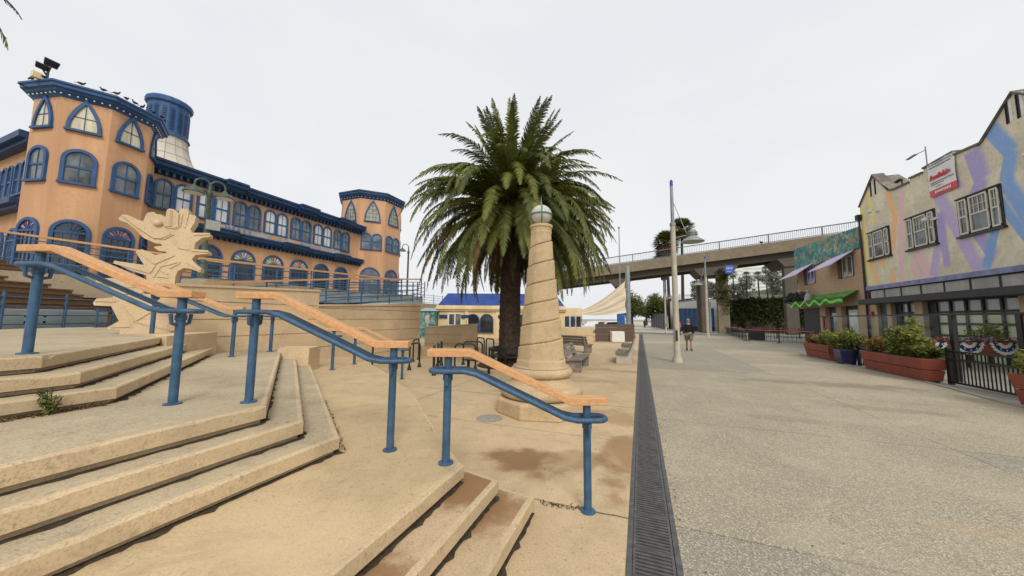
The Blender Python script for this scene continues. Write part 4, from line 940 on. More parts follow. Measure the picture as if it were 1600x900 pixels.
def mural_building():
    Xw = 14.0; U = V((0,-1,0)); Nn = V((-1,0,0)); Z = V((0,0,1))
    t = thing('painted_building', 'two gabled shop building with pastel spray paint mural and black storefront', 'building', (16,22,0))
    prof = [(28.75,9.42),(27.15,11.0),(25.9,9.52),(25.4,9.42),(24.28,9.38),(24.25,9.58),(23.32,9.53),(23.28,9.72),(21.46,9.76),(21.44,9.60),(20.75,9.55),(20.12,9.50),(18.66,10.85),(17.1,9.5),(14.5,9.45),(14.5,3.8),(28.75,3.8)]
    mb = MB(); mb.fprism(V((Xw,0,0)), V((0,1,0)), Nn, prof, -.45, 0); mb.build('facade', m_mural, t)
    mb = MB(); mb.box(Xw+.46, 26, 14.5, 28.74, 0, 9.0); mb.build('wall', m_tanw, t)
    mb = MB(); mb.box(Xw+.47, 25.9, 14.6, 28.6, 9.003, 9.1); mb.build('roof', m_greyw, t)
    mb = MB()       # coping along the roofline
    for (y0,z0),(y1,z1) in zip(prof[:14], prof[1:15]):
        if math.hypot(y1-y0, z1-z0) > .25: mb.bar((Xw+.2,y0,z0+.025), (Xw+.2,y1,z1+.025), .62, .075, up=(1,0,0)) if False else mb.add([(Xw-.08,y0,z0),(Xw+.5,y0,z0),(Xw+.5,y0,z0+.09),(Xw-.08,y0,z0+.09),(Xw-.08,y1,z1),(Xw+.5,y1,z1),(Xw+.5,y1,z1+.09),(Xw-.08,y1,z1+.09)], [(0,3,2,1),(4,5,6,7),(0,1,5,4),(1,2,6,5),(2,3,7,6),(3,0,4,7)])
    mb.build('coping', M('coping_grey', (.16,.15,.13), .8, .3, 4, dirt=.2), t)
    for y, z in ((27.15,9.75),(18.66,9.75)):
        for s in (-.21,.21):
            mb = MB(); O = V((Xw,y+s,z)); mb.fbox(O, U, Nn, -.10,.10,0,.95,-.02,.012); v = mb.build('gable_vent', m_white, t)
            mb = MB(); mb.fbox(O, U, Nn, -.12,-.10,-.02,.97,0,.05); mb.fbox(O, U, Nn, -.10,-.02,0,.95,.013,.02); mb.build('vent_reveal', m_char, v)
    for y in (18.66,27.15):
        mb = MB(); mb.add([(Xw-.1,y-1.6,9.45),(Xw-.1,y+1.6,9.45),(Xw-.1,y,10.9),(15.2,y-1.6,9.45),(15.2,y+1.6,9.45),(15.2,y,10.9)], [(0,2,5,3),(1,4,5,2),(3,5,4)]); mb.build('gable_roof', m_greyw, t)
    for y0, y1 in ((26.2,28.15),(22.9,24.8),(19.6,21.55)):          # triple sash windows with black mullions
        w = y1-y0; O = V((Xw, y1, 5.78)); mb = MB(); H_ = 1.62
        mb.fbox(O, U, Nn, -.06, w+.06, -.05, H_+.05, -.02, .03); mb.fbox(O, U, Nn, -.12, w+.12, -.14, -.05, -.02, .12)
        mb.fbox(O, U, Nn, -.06, w+.06, H_+.05, H_+.10, -.02, .09)
        f = mb.build('window', m_black, t)
        ps = MB(); pg = MB(); pw = MB()
        for a, bb in ((0.02,.24),(.30,.74),(.80,.98)):
            u0, u1 = a*w, bb*w
            pg.fbox(O, U, Nn, u0, u1, .02, H_-.02, .031, .036)
            for q in ((u0,u0+.06,0,H_),(u1-.06,u1,0,H_),(u0,u1,0,.08),(u0,u1,H_-.07,H_),(u0,u1,H_*.5-.035,H_*.5+.035)): ps.fbox(O, U, Nn, *q, .037 if q[3]-q[2] < .5 else .038, .075 if q[3]-q[2] < .5 else .078)
            nb = 4 if bb-a > .4 else 2
            for i in range(1,nb): x = u0+(u1-u0)*i/nb; ps.fbox(O, U, Nn, x-.012, x+.012, H_*.5, H_-.05, .037, .062)
            ps.fbox(O, U, Nn, u0, u1, H_*.74-.012, H_*.74+.012, .037, .06)
        ps.build('sash', m_sash, f); pg.build('pane', m_glass, f)
    mb = MB(); mb.fbox(V((Xw,28.75,3.80)), U, Nn, 0, 14.2, 0, .24, -.1, .09); mb.build('string_course', m_band, t)
    yb = [28.5,27.15,25.75,24.3,22.85,21.45,20.1,18.7,17.3,15.9,14.6]
    mb = MB(); mb.fbox(V((Xw,28.75,3.2)), U, Nn, 0, 14.2, 0, .597, -.1, -.05); fr = mb.build('transom_frame', m_char, t)
    for a, b_ in zip(yb[:-1], yb[1:]):
        mb = MB(); mb.fbox(V((Xw,a,3.27)), U, Nn, .07, a-b_-.07, 0, .46, -.049, -.03); mb.build('transom_panel', m_panelg, fr)
    mb = MB(); mb.fbox(V((Xw,28.2,2.86)), U, Nn, 0, 13.6, 0, .32, -.1, .75); mb.build('canopy', m_char, t, bevel=.01)
    mb = MB()
    for a, b_ in ((28.75,28.0),(27.12,26.75),(24.95,24.35),(19.5,14.5)): mb = MB(); mb.fbox(V((Xw,a,0)), U, Nn, 0, a-b_, 0, 2.857, -.45, -.04); mb.build('pier', m_tanw, t)
    mb = MB(); mb.fbox(V((Xw,28.0,0)), U, Nn, 0.003, .875, 0, 2.857, -.46, -.2); mb.build('door', M('dark_teal_door', (.05,.08,.09), .4, .3, 2), t)
    mb = MB(); mb.fbox(V((Xw,26.75,0)), U, Nn, .003, .65, 0, 2.857, -.46, -.25); mb.fbox(V((Xw,24.35,0)), U, Nn, .003, .7, 0, 2.857, -.46, -.25); mb.build('recess', m_char, t)
    def grid(y0, y1, nx, nz, rows):
        w = y0-y1; O = V((Xw,y0,0)); mb = MB(); H_ = 2.85
        for i in range(nx+1): x = w*i/nx; mb.fbox(O, U, Nn, max(.004,x-.05), min(w-.004,x+.05), 0, H_, -.3, -.12)
        for i in range(nz+1): z = H_*i/nz; mb.fbox(O, U, Nn, .005, w-.005, max(0,z-.05), min(H_,z+.05), -.29, -.13)
        g = mb.build('glazed_door', m_char, t)
        for i in range(nz):
            mb = MB(); mb.fbox(O, U, Nn, .006, w-.006, H_*i/nz+.051, H_*(i+1)/nz-.051, -.26, -.2); mb.build('pane_row', m_lit if i < rows else m_litg, g)
    grid(26.1, 24.95, 2, 5, 3); grid(23.65, 19.5, 5, 5, 4)
    for y, z in ((27.0,8.6),(17.9,8.0),(22.85,6.9)):
        mb = MB(); mb.fbox(V((Xw,y,z)), U, Nn, -.14, .14, 0, .12, 0, .1); mb.tube([(Xw-.1,y,z+.08),(Xw-.3,y,z+.22),(Xw-.45,y,z+.1)], .03, 6); mb.ball((Xw-.42,y,z+.02), .13, 8, sz=.7); mb.build('wall_lamp', m_white, t, smooth=True)
    mb = MB(); mb.tube([(Xw-.1,28.72,0),(Xw-.1,28.72,8.6)], .06, 8); mb.box(Xw-.25,Xw+.05,28.58,28.86,8.55,8.9); mb.build('downpipe', m_char, t)
    mb = MB(); mb.fbox(V((Xw,28.55,2.1)), U, Nn, 0, .26, 0, .32, -.02, .1); mb.build('alarm_box', M('alarm_red', (.5,.04,.035), .4, .2, 4), t, bevel=.01)
mural_building()
def banner():
    Xb = 13.93; U = V((0,-1,0)); Nn = V((-1,0,0)); O = V((Xb,22.93,8.05))
    t = thing('available_banner', 'white and red banner reading Available hung on the parapet of the mural building', 'banner', tuple(O))
    mb = MB(); W_, H_ = 1.55, 1.72; k = 10
    for i in range(k):
        for j in range(k):
            def p(a, b): return O+U*(W_*a/k)+V((0,0,H_*b/k))+Nn*(.015*math.sin(a*1.1)*math.cos(b*.7))
            mb.quad(p(i,j),p(i+1,j),p(i+1,j+1),p(i,j+1), 1 if j < 2 else 0)
    o = mb.build('cloth', [M('banner_white', (.76,.76,.76), .7, .06, 2), M('banner_red', (.66,.10,.11), .7, .1, 2)], t)
    red = M('banner_letter_red', (.62,.05,.06), .6, .1, 3); gry = M('banner_letter_grey', (.20,.20,.22), .6, .3, 5)
    text_mesh('Available', .36, red, o, O+U*.09+V((0,0,.84))+Nn*.03, U, V((0,0,1)), Nn, spacing=.97, bold=.012, sx=.97)
    rnd = random.Random(5)
    mb = MB()          # lines of small print, too small to read
    for z, h, x0, x1 in ((1.58,.055,.12,1.42),(1.44,.055,.12,1.35),(.66,.05,.12,1.45),(.57,.035,.12,.9),(.44,.03,.4,.75)):
        x = x0
        while x < x1: w = rnd.uniform(.05,.16); mb.fbox(O, U, Nn, x, min(x1,x+w), z, z+h, .022, .028); x += w+.035
    mb.build('small_print', gry, o)
    mb = MB(); x = .35
    while x < 1.25: w = rnd.uniform(.05,.1); mb.fbox(O, U, Nn, x, x+w, .12, .24, .022, .028); x += w+.03
    mb.build('footer_print', m_white, o)
banner()
# ------------------------------------------------------------------ brick bar with mural parapet
def brick_mat():
    m, nt, b = newmat('brick'); co = N(nt, 'ShaderNodeTexCoord').outputs['Object']
    mp = N(nt, 'ShaderNodeMapping'); mp.inputs['Rotation'].default_value = (PI/2,0,PI/2); 
    sx = N(nt, 'ShaderNodeSeparateXYZ'); nt.links.new(co, sx.inputs[0]); cb = N(nt, 'ShaderNodeCombineXYZ')
    nt.links.new(mathn(nt,'ADD',sx.outputs[0],sx.outputs[1]), cb.inputs[0]); nt.links.new(sx.outputs[2], cb.inputs[1])
    br = N(nt, 'ShaderNodeTexBrick'); br.inputs['Scale'].default_value = 4; br.inputs['Color1'].default_value = (.50,.33,.20,1); br.inputs['Color2'].default_value = (.38,.245,.145,1); br.inputs['Mortar'].default_value = (.44,.37,.28,1)
    nt.links.new(cb.outputs[0], br.inputs['Vector'])
    c = mix(nt, ramp(nt, noise_n(nt, co, 1.1, 5), .4, .75, 0, .4), br.outputs['Color'], (.42,.33,.22))
    nt.links.new(c, b.inputs['Base Color']); b.inputs['Roughness'].default_value = .9; bump(nt, b, br.outputs['Fac'], -.3, .01); return m
def splash_mat(name, cols, scale=1.6):
    m, nt, b = newmat(name); co = N(nt, 'ShaderNodeTexCoord').outputs['Object']
    c = cols[0]
    for i, cc in enumerate(cols[1:]):
        mp = N(nt, 'ShaderNodeMapping'); mp.inputs['Location'].default_value = (i*3.7,i*5.1,i*2.3); nt.links.new(co, mp.inputs[0])
        c = mix(nt, ramp(nt, noise_n(nt, mp.outputs[0], scale*(1+.3*i), 4, .6, .8), .5, .58), c, cc)
    nt.links.new(c, b.inputs['Base Color']); b.inputs['Roughness'].default_value = .7; return m
m_brick = brick_mat()
def brick_bar():
    Xw = 14.0; U = V((0,-1,0)); Nn = V((-1,0,0))
    t = thing('brick_bar', 'two storey brown brick bar with teal painted parapet and slanted awnings', 'building', (16,34,0))
    mb = MB(); mb.box(Xw, 24, 28.9, 38.8, 2.9, 7.3); mb.build('wall', m_brick, t)
    mb = MB(); mb.box(Xw+.3, 24, 28.9, 38.8, 0, 2.9-.003); mb.build('ground_floor', m_char, t)
    for y0, y1 in ((28.95,29.9),(32.0,32.7),(34.3,35.2)):
        mb = MB(); mb.box(Xw+.02, Xw+.4, y0, y1, 0, 2.897); mb.build('pier', m_brick, t)
    mb = MB(); mb.add([(Xw-.12,28.9,6.75),(Xw-.12,38.9,6.35),(Xw-.12,38.9,8.55),(Xw-.12,28.9,8.15),(Xw-.02,28.9,6.75),(Xw-.02,38.9,6.35),(Xw-.02,38.9,8.55),(Xw-.02,28.9,8.15)], [(0,1,2,3),(7,6,5,4),(0,4,5,1),(1,5,6,2),(2,6,7,3),(3,7,4,0)])
    mb.build('painted_parapet', m_pmural, t)
    mb = MB(); mb.box(Xw-.11,24,38.8,38.9,6.4,8.3); mb.build('parapet_return', m_teal, t)
    for y0, y1, pm, zz in ((29.95,31.9,m_glass,4.95),(35.4,37.4,M('neon_blue_glass', (.16,.13,.75), .2, .6, 2.5, spec=.8),5.0)):
        O = V((Xw,y1,zz)); w = y1-y0; mb = MB(); mb.fbox(O, U, Nn, 0, w, 0, 1.5, -.02, .03); f = mb.build('window', m_char, t)
        mb = MB(); mb.fbox(O, U, Nn, -.0, w*.28, -.03, 1.5, .031, .06); mb.build('shutter', woodm('shutter_wood', (.10,.05,.025), ax=2), f)
        mb = MB()
        for a, b_ in ((.34,.62),(.66,.98)):
            for q in ((a*w,a*w+.06,.02,1.48),(b_*w-.06,b_*w,.02,1.48),(a*w,b_*w,.02,.08),(a*w,b_*w,1.42,1.48)): mb.fbox(O, U, Nn, *q, .031, .07+.002*(q[3]-q[2] > 1))
        mb.build('sash', m_sash, f)
        mb = MB(); mb.fbox(O, U, Nn, .34*w, .98*w, .03, 1.47, .031, .04); mb.build('pane', pm, f)
        if zz > 4.96:
            pass
    for y0, y1 in ((29.6,33.1),(35.3,39.2)):       # slanted lilac awnings
        mb = MB(); mb.add([(Xw-.03,y0,6.78),(Xw-.03,y1,6.62),(Xw-1.25,y1+.3,5.72),(Xw-1.25,y0+.3,5.82),(Xw-.03,y0,6.73),(Xw-.03,y1,6.57),(Xw-1.25,y1+.3,5.66),(Xw-1.25,y0+.3,5.76)], [(0,1,2,3),(7,6,5,4),(0,4,5,1),(1,5,6,2),(2,6,7,3),(3,7,4,0)])
        mb.build('awning', M('awning_lilac', (.62,.54,.70), .8, .15, 1.5), t)
    # wavy green canopy over the ground floor
    mb = MB(); k = 60
    for i in range(k):
        y0 = 29.6+8.9*i/k; y1 = 29.6+8.9*(i+1)/k
        f = lambda y: 3.12+.17*math.sin(y*3.6)*(1 if y > 31.4 else .3)
        mb.quad((Xw-.9,y0,f(y0)+.28),(Xw-.9,y1,f(y1)+.28),(Xw-.02,y1,3.95),(Xw-.02,y0,3.95),0)
        mb.quad((Xw-.92,y0,f(y0)),(Xw-.92,y1,f(y1)),(Xw-.92,y1,f(y1)+.2),(Xw-.92,y0,f(y0)+.2),1)
        mb.quad((Xw-.9,y0,3.0),(Xw-.9,y1,3.0),(Xw-.9,y1,3.5),(Xw-.9,y0,3.5),2)
    cn = mb.build('canopy', [M('canopy_green', (.10,.30,.05), .6, .3, 3), M('canopy_lime', (.22,.62,.07), .5, .2, 3), M('canopy_dark_green', (.05,.15,.04), .7, .3, 3)], t)
    for y in (30.9,33.3):
        mb = MB(); O = V((Xw+.25,y+.55,0)); mb.fbox(O, U, Nn, 0, 1.1, .0, 2.6, -.05, .05); d = mb.build('door', m_sash if y < 32 else m_char, t)
        mb = MB(); mb.fbox(O, U, Nn, .14, .96, .9, 2.4, .05, .056); mb.build('pane', m_blind if y < 32 else m_glass, d)
m_pmural = splash_mat('parapet_mural', [(.03,.20,.22),(.10,.34,.22),(.38,.42,.28),(.05,.25,.30),(.28,.24,.12),(.03,.17,.20)], .8)
brick_bar()
rnd = random.Random(9)
for i, (y, lab) in enumerate(((38.6,'dark stuffed bundle at the far end on the green canopy'),(37.4,'second dark bundle on the green canopy'),(36.2,'dark bundle beside the pale figure on the green canopy'))):
    t = thing('bundle', lab, 'bundle', (13.4,y,3.5), 'dark bundles lying on the green canopy'); mb = MB(); clump(mb, (13.35,y,3.85), .55, 160, .16, rnd, [0]); mb.ball((13.4,y,3.8), .38, 8, sy=1.3, sz=.8); mb.build('cover', m_char, t)
t = thing('pale_figure', 'pale grey dummy figure sitting on the green canopy', 'dummy', (13.35,35.2,3.5)); mb = MB(); mb.tube([(13.3,35.2,3.45),(13.35,35.2,3.9),(13.35,35.2,4.15)], [.28,.25,.1], 8); mb.ball((13.32,35.2,4.28), .15, 8); mb.tube([(13.3,35.2,3.5),(12.95,35.0,3.3)], .09, 6); mb.build('body', m_panelg, t, smooth=True)
# ------------------------------------------------------------------ planters, pot, fences
def shrub(parent, c, R, n, seed, size=.06, mats=None, pal=((0,1),(1,1,2),(2,1,2)), name='foliage', nl=60):
    mb = MB(); leafy(mb, c, R, n, nl, size, random.Random(seed), pal, rc=.5); return mb.build(name, mats or LSH, parent)
LSH = [leafm('shrub_dark', (.06,.085,.022)), leafm('shrub_mid', (.14,.17,.035)), leafm('shrub_light', (.25,.26,.06)), leafm('shrub_rust', (.30,.13,.045))]
def planter(label, x0, x1, y0, y1, h, plants):
    t = thing('planter_box', label, 'planter', ((x0+x1)/2,(y0+y1)/2,0), 'red timber planters along the patio edge')
    mb = MB(); e = .05; z0 = .04
    lo = [(x0+e,y0+e),(x1-e,y0+e),(x1-e,y1-e),(x0+e,y1-e)]; hi = [(x0-e,y0-e),(x1+e,y0-e),(x1+e,y1+e),(x0-e,y1+e)]
    def L(q): return [(a+(b_-a)*q, c_+(d-c_)*q) for (a,c_),(b_,d) in zip(lo,hi)]
    for qa, qb in ((0,.485),(.51,1)):
        A, B = L(qa), L(qb); P = [(x,y,z0+(h-z0)*qa) for x,y in A]+[(x,y,z0+(h-z0)*qb) for x,y in B]
        mb.add(P, [(0,1,5,4),(1,2,6,5),(2,3,7,6),(3,0,4,7),(0,3,2,1),(4,5,6,7)])
    A, B = [(x*.998+.002*(x0+x1)/2,y) for x,y in L(.47)], L(.53)
    mb.build('box', m_red, t, bevel=.012)
    mb = MB(); mb.box(x0+.03,x1-.03,y0+.03,y1-.03,h*.9,h+.004); mb.build('soil', m_soil, t)
    mb = MB()
    for x in (x0+.08,x1-.18):
        for y in (y0+.1,y1-.2): mb.box(x,x+.1,y,y+.1,0,z0)
    mb.build('foot', m_char, t)
    for i, (fx, fy, R, n, pal, nm) in enumerate(plants):
        cx, cy = x0+(x1-x0)*fx, y0+(y1-y0)*fy
        shrub(t, (cx,cy,h+R[2]*.75), R, n, int(cy*100), pal=pal, name=nm)
rust = ((0,3),(1,3,3),(3,3,1)); yel = ((1,2),(2,2,1),(2,2)); grn = ((0,1),(1,1,2),(2,1))
planter('farthest red planter with rusty and yellow green shrubs, left of the navy pot', 7.85,8.4,19.15,21.5,.70, [(.5,.8,(.3,.55,.28),22,rust,'rusty_shrub'),(.5,.32,(.32,.75,.36),34,yel,'shrub')])
planter('long red planter with one tall bush in the middle, right of the navy pot', 7.85,8.35,13.85,16.75,.69, [(.5,.85,(.3,.5,.30),20,rust,'rusty_shrub'),(.5,.45,(.36,.55,.62),60,grn,'tall_bush'),(.55,.25,(.3,.35,.70),34,yel,'tall_bush'),(.55,.12,(.28,.4,.32),24,grn,'shrub')])
planter('nearest red planter at the right edge of the picture', 7.6,8.15,8.2,10.9,.69, [(.35,.85,(.32,.5,.28),26,yel,'shrub'),(.6,.6,(.35,.5,.5),30,grn,'shrub'),(.5,.25,(.35,.6,.4),30,grn,'shrub')])
t = thing('flower_pot', 'square navy glazed pot with a round green shrub between two red planters', 'plant pot', (8.05,18.3,0))
mb = MB(); P = [(7.82,18.07,0),(8.28,18.07,0),(8.28,18.53,0),(7.82,18.53,0),(7.75,18.0,.62),(8.35,18.0,.62),(8.35,18.6,.62),(7.75,18.6,.62)]; mb.add(P, [(0,3,2,1),(0,1,5,4),(1,2,6,5),(2,3,7,6),(3,0,4,7),(4,5,6,7)]); mb.build('pot', m_navy, t, bevel=.03)
mb = MB(); mb.box(7.82,8.28,18.07,18.53,.6,.624); mb.build('soil', m_soil, t); shrub(t, (8.05,18.3,1.0), (.5,.55,.42), 46, 77, pal=grn)
def pickets(label, a, b, h, name='picket_fence', sp=.11):
    a, b = V((*a,0)), V((*b,0)); L = (b-a).length; u = (b-a).normalized(); n = V((u.y,-u.x,0))
    t = thing(name, label, 'fence', tuple(a), 'low black picket fence between the planters')
    for p, q in ((a,'end_post'),(b,'end_post')): mb = MB(); mb.fbox(p, u, n, -.05,.05,0,h+.08,-.05,.05); mb.build(q, m_black, t, bevel=.005)
    mb = MB(); mb.fbox(a, u, n, .05, L-.05, h-.05, h, -.022,.022); mb.fbox(a, u, n, .05, L-.05, h-.28, h-.24, -.022,.022); mb.fbox(a, u, n, .05, L-.05, .05, .1, -.022,.022); mb.build('rail', m_black, t)
    k = int(L/sp)
    mb = MB()
    for i in range(1,k): mb.fbox(a, u, n, i*L/k-.011, i*L/k+.011, .1005, h-.05, -.011,.011)
    mb.build('picket_row', m_black, t)
pickets('black picket fence between the long red planter and the nearest planter', (8.38,13.75), (8.40,11.0), .98)
pickets('short black picket fence piece between navy pot and long red planter', (8.3,17.9), (8.3,16.95), .95)
m_fglass, nt, b = newmat('fence_glass'); 
tr = N(nt, 'ShaderNodeBsdfTransparent'); tr.inputs[0].default_value = (.90,.93,.92,1); gl = N(nt, 'ShaderNodeBsdfGlossy'); gl.inputs['Roughness'].default_value = .05
fr = N(nt, 'ShaderNodeMixShader'); fr.inputs[0].default_value = .03; nt.links.new(tr.outputs[0], fr.inputs[1]); nt.links.new(gl.outputs[0], fr.inputs[2]); nt.links.new(fr.outputs[0], nt.nodes['Material Output'].inputs[0])
t = thing('glass_fence', 'tall patio windbreak with black posts, clear panes and red brown end boards', 'fence', (9,17,0))
m_brownred = woodm('red_brown_board', (.30,.075,.03), ax=1, var=.3)
for y in (22.15,21.5,14.5,12.5,10.2): mb = MB(); mb.box(8.94,9.06,y-.07,y+.07,0,2.0); mb.build('post', m_black, t, bevel=.005)
mb = MB(); mb.box(8.93,9.07,7.5,22.4,2.0,2.06); mb.build('top_rail', m_black, t)
for y0, y1 in ((21.58,22.08),(10.28,12.42)):
    mb = MB()
    for i in range(6): mb.box(8.97,9.03,y0,y1,.3+i*.28,.3+i*.28+.265)
    mb.build('board_panel', m_brownred, t)
for y0, y1 in ((14.58,21.42),(12.58,14.42)):
    mb = MB(); mb.box(8.995,9.005,y0,y1,.15,1.995); mb.build('pane', m_fglass, t)
# red fence with patriotic bunting, crossing the patio
a, b = V((10.3,18.28,0)), V((14.0,19.74,0)); u = (b-a).normalized(); n = V((u.y,-u.x,0)); L = (b-a).length
t = thing('red_fence', 'low red board fence across the patio behind the picket fence', 'fence', tuple(a))
mb = MB(); mb.fbox(a, u, n, 0, L, .5, 1.0, -.03, .03); mb.build('board_panel', m_red, t)
for s_ in (.05,L/2,L-.05): mb = MB(); mb.fbox(a, u, n, s_-.04, s_+.04, 0, .497, -.03,.03); mb.build('post', m_black, t); mb = MB(); mb.fbox(a, u, n, -.02, L+.02, 1.003, 1.05, -.07,.07); mb.build('cap', m_red, t)
def bunting(s, lab):
    r = .62; O = a+u*s+V((0,0,1.02)); t = thing('bunting_fan', lab, 'bunting', tuple(O), 'red white and blue bunting fans on the red fence')
    cols = [M_b['red'], M_b['white'], M_b['navy'], M_b['white']]
    bands = [(0,.26,0),(.26,.5,1),(.5,.78,2),(.78,1.0,3)]
    mb = MB(); k = 24
    for r0, r1, ci in bands:
        for i in range(k):
            q0, q1 = PI*i/k, PI*(i+1)/k
            def p(rr, q): return O+u*(r*rr*math.cos(q))-V((0,0,r*.82*rr*math.sin(q)))+n*(.055+.022*rr*math.cos(q*24))
            mb.quad(p(r0,q0),p(r1,q0),p(r1,q1),p(r0,q1),ci)
    mb.build('cloth', cols, t)
    mb = MB(); rr_ = random.Random(int(s*10))
    for j in range(5):
        q = PI*(j+.5)/5; rad = r*.64; c0 = O+u*(rad*math.cos(q))-V((0,0,rad*.82*math.sin(q)))+n*.085
        P = [c0+u*(R_*math.cos(h))+V((0,0,R_*math.sin(h))) for h, R_ in [(PI/2+PI*i/5, .05 if i % 2 == 0 else .02) for i in range(10)]]
        mb.poly(P)
    mb.build('star', M_b['white'], t)
M_b = dict(red=M('bunting_red',(.55,.06,.06),.8,.15,6), white=M('bunting_white',(.74,.74,.74),.8,.08,6), navy=M('bunting_navy',(.025,.04,.15),.8,.2,6))
for i, (s, lab) in enumerate(((.5,'bunting fan partly behind the tall bush, leftmost on the red fence'),(2.0,'bunting fan in the middle of the red fence'),(3.45,'bunting fan at the right end of the red fence'))): bunting(s, lab)
t = thing('flower_trough', 'row of pink, purple and white flowers along the top of the red fence', 'flowers', tuple(a+V((0,0,1.05))))
mb = MB(); rnd = random.Random(4)
for i in range(34):
    q = a+u*(L*i/33)+V((0,0,1.10)); clump(mb, q, .13, 22, .045, rnd, [rnd.choice([0,1,1,2,3,3])]); clump(mb, q-V((0,0,.03)), .12, 8, .05, rnd, [4])
mb.build('blossom', [M('pink_petal',(.55,.20,.28),.7,.3,9),M('purple_petal',(.26,.15,.36),.7,.3,9),M('white_petal',(.70,.68,.62),.7,.1,9),M('red_petal',(.40,.05,.06),.7,.2,9),LSH[0]], t)
tree('round olive green bush behind the bunting in front of the glazed doors', (13.35,19.85,0), 1.7, (.5,.5,.5), 41, mats=LSH, ncl=30, nl=50, size=.05, trunk=.04, name='bush', cat='bush')
# crowd barriers with red top rails
m_redrail = M('red_rail', (.52,.09,.12), .5, .2, 5)
def barrier():
    t = thing('crowd_barrier', 'black mesh crowd barrier with a red top rail crossing the far end of the patio', 'barrier', (0,0,0), 'crowd barriers with red top rails')
    mb = MB(); 
    for z in (.12,.80): mb.tube([(0,0,z),(2.3,0,z)], .02, 6)
    for x in (0,2.3): mb.tube([(x,0,0),(x,0,1.0)], .024, 6); mb.bar((x,-.3,.02),(x,.3,.02),.05,.03)
    for i in range(1,8): mb.tube([(i*.2875,0,.12),(i*.2875,0,.8)], .011, 5)
    mb.build('frame', m_black, t, local=True)
    mb = MB(); mb.bar((0,0,.98),(2.3,0,.98),.04,.06); mb.build('top_rail', m_redrail, t, local=True); return t
br = barrier(); first = True
for p, q, lab in (((8.7,34.4),(13.7,29.4),'black mesh crowd barrier with a red top rail crossing the far end of the patio'),((8.6,34.6),(11.2,56),'black crowd barrier with red top rail in the row running along the promenade'),((10.8,40.5),(20,44.5),'black crowd barrier with red top rail in the rear row before the ivy hedge')):
    P, Q = V((*p,0)), V((*q,0)); d = Q-P; k = int(d.length/2.36); rz = math.atan2(d.y,d.x)
    for i in range(k):
        o = br if first else copy_tree(br); first = False
        place(o, P+d.normalized()*(2.36*i), rz, lab)
mb = MB(); mb.box(9.0,10.2,35.4,35.46,.05,1.0); tb = mb.build('fabric_panel', m_char, bevel=.01); tag(tb, 'dark fabric panel tied to the corner of the crowd barriers', 'panel')
# ------------------------------------------------------------------ lamp posts
def lamp_post():
    t = thing('street_lamp', 'tall pale concrete lamp post with a wide bell shade, nearest on the promenade', 'street lamp', (0,0,0), 'promenade lamp posts with bell shades')
    mb = MB(); mb.lathe([(.20,0),(.19,.16),(.13,.3),(.125,1.0),(.10,5.9)], n=16); mb.build('lower_pole', m_polec, t, True, local=True)
    mb = MB(); mb.lathe([(.12,5.88),(.12,6.02),(.075,6.06),(.06,7.7)], n=14); mb.build('upper_pole', m_galv, t, True, local=True)
    mb = MB(); mb.lathe([(.065,7.7),(.065,7.92),(.03,7.98)], n=12); mb.build('cap', M('cap_blue',(.03,.05,.35),.4,.2,5), t, True, local=True)
    mb = MB(); mb.box(-.03,.05,-.145,-.10,.9,1.35); mb.build('access_plate', m_char, t, local=True)
    mb = MB(); mb.tube([(.05,0,5.35-.0),(.62,0,5.42)], .025, 8); mb.tube([(.05,0,6.95),(.52,0,5.5)], .016, 6); mb.build('arm', m_galv, t, True, local=True)
    mb = MB(); z = 5.1; mb.lathe([(.46,z),(.45,z+.03),(.2,z+.22),(.17,z+.24),(.17,z+.30),(.22,z+.31),(.22,z+.335),(.16,z+.345),(.16,z+.39),(.2,z+.4),(.2,z+.42),(.14,z+.43),(.13,z+.52),(.05,z+.56)], (.74,0,0), 24); mb.build('lamp_shade', M('shade_grey',(.30,.33,.31),.45,.2,5,metal=.2), t, True, local=True)
    return t
lp = lamp_post(); place(lp, (1.44,15.87,0), -.12)
place(copy_tree(lp), (6.25,37.9,0), PI+.35, 'slim lamp post farther away beside the crowd barriers, its shade to the left', 1.03)
place(copy_tree(lp), (3.2,49.0,0), .0, 'distant lamp post under the bridge behind the nearest lamp', .9)
t = thing('flag_pole', 'thin bare pole rising above the bridge railing left of the lamp post', 'pole', (-2.15,42,0)); mb = MB(); mb.lathe([(.09,0),(.07,6),(.05,12.8)], (-2.15,42,0), 10); mb.build('pole', m_galv, t, True); mb = MB(); mb.ball((-2.15,42,12.95), .13, 8); mb.build('finial', m_galv, t, True)
def gooseneck(label, loc, h, double, s=1., rz=0):
    t = thing('gooseneck_lamp', label, 'street lamp', loc, rz=rz)
    mb = MB(); mb.lathe([(.16,0),(.15,.5),(.09,.7),(.075,h*.78),(.11,h*.79),(.11,h*.82),(.06,h*.83),(.05,h*.9)], n=14); mb.build('pole', m_green, t, True, local=True)
    for q in ((-1,1) if double else (-1,)):
        r = .23 if double else .3; mb = MB(); z = h*.88
        mb.tube([(0,0,h*.8),(0,0,z)]+[(q*(r-r*math.cos(a)),0,z+r*math.sin(a)) for a in [PI*i/10 for i in range(1,11)]]+[(q*2*r,0,z-.12)], .035, 8); mb.build('arm', m_green, t, True, local=True)
        mb = MB(); mb.lathe([(.34,z-.40),(.33,z-.36),(.24,z-.25),(.1,z-.18),(.07,z-.1),(.04,z-.08)], (q*2*r,0,0), 20); sh = mb.build('lamp_shade', m_green, t, True, local=True)
        mb = MB(); mb.lathe([(.29,z-.41),(.2,z-.44),(.02,z-.45)], (q*2*r,0,0), 16); mb.build('lens', m_white, sh, True, local=True)
    return t
gooseneck('dark green double gooseneck lamp in front of the carousel pavilion', (-16,7.75,3.15), 4.35, True, rz=1.2)
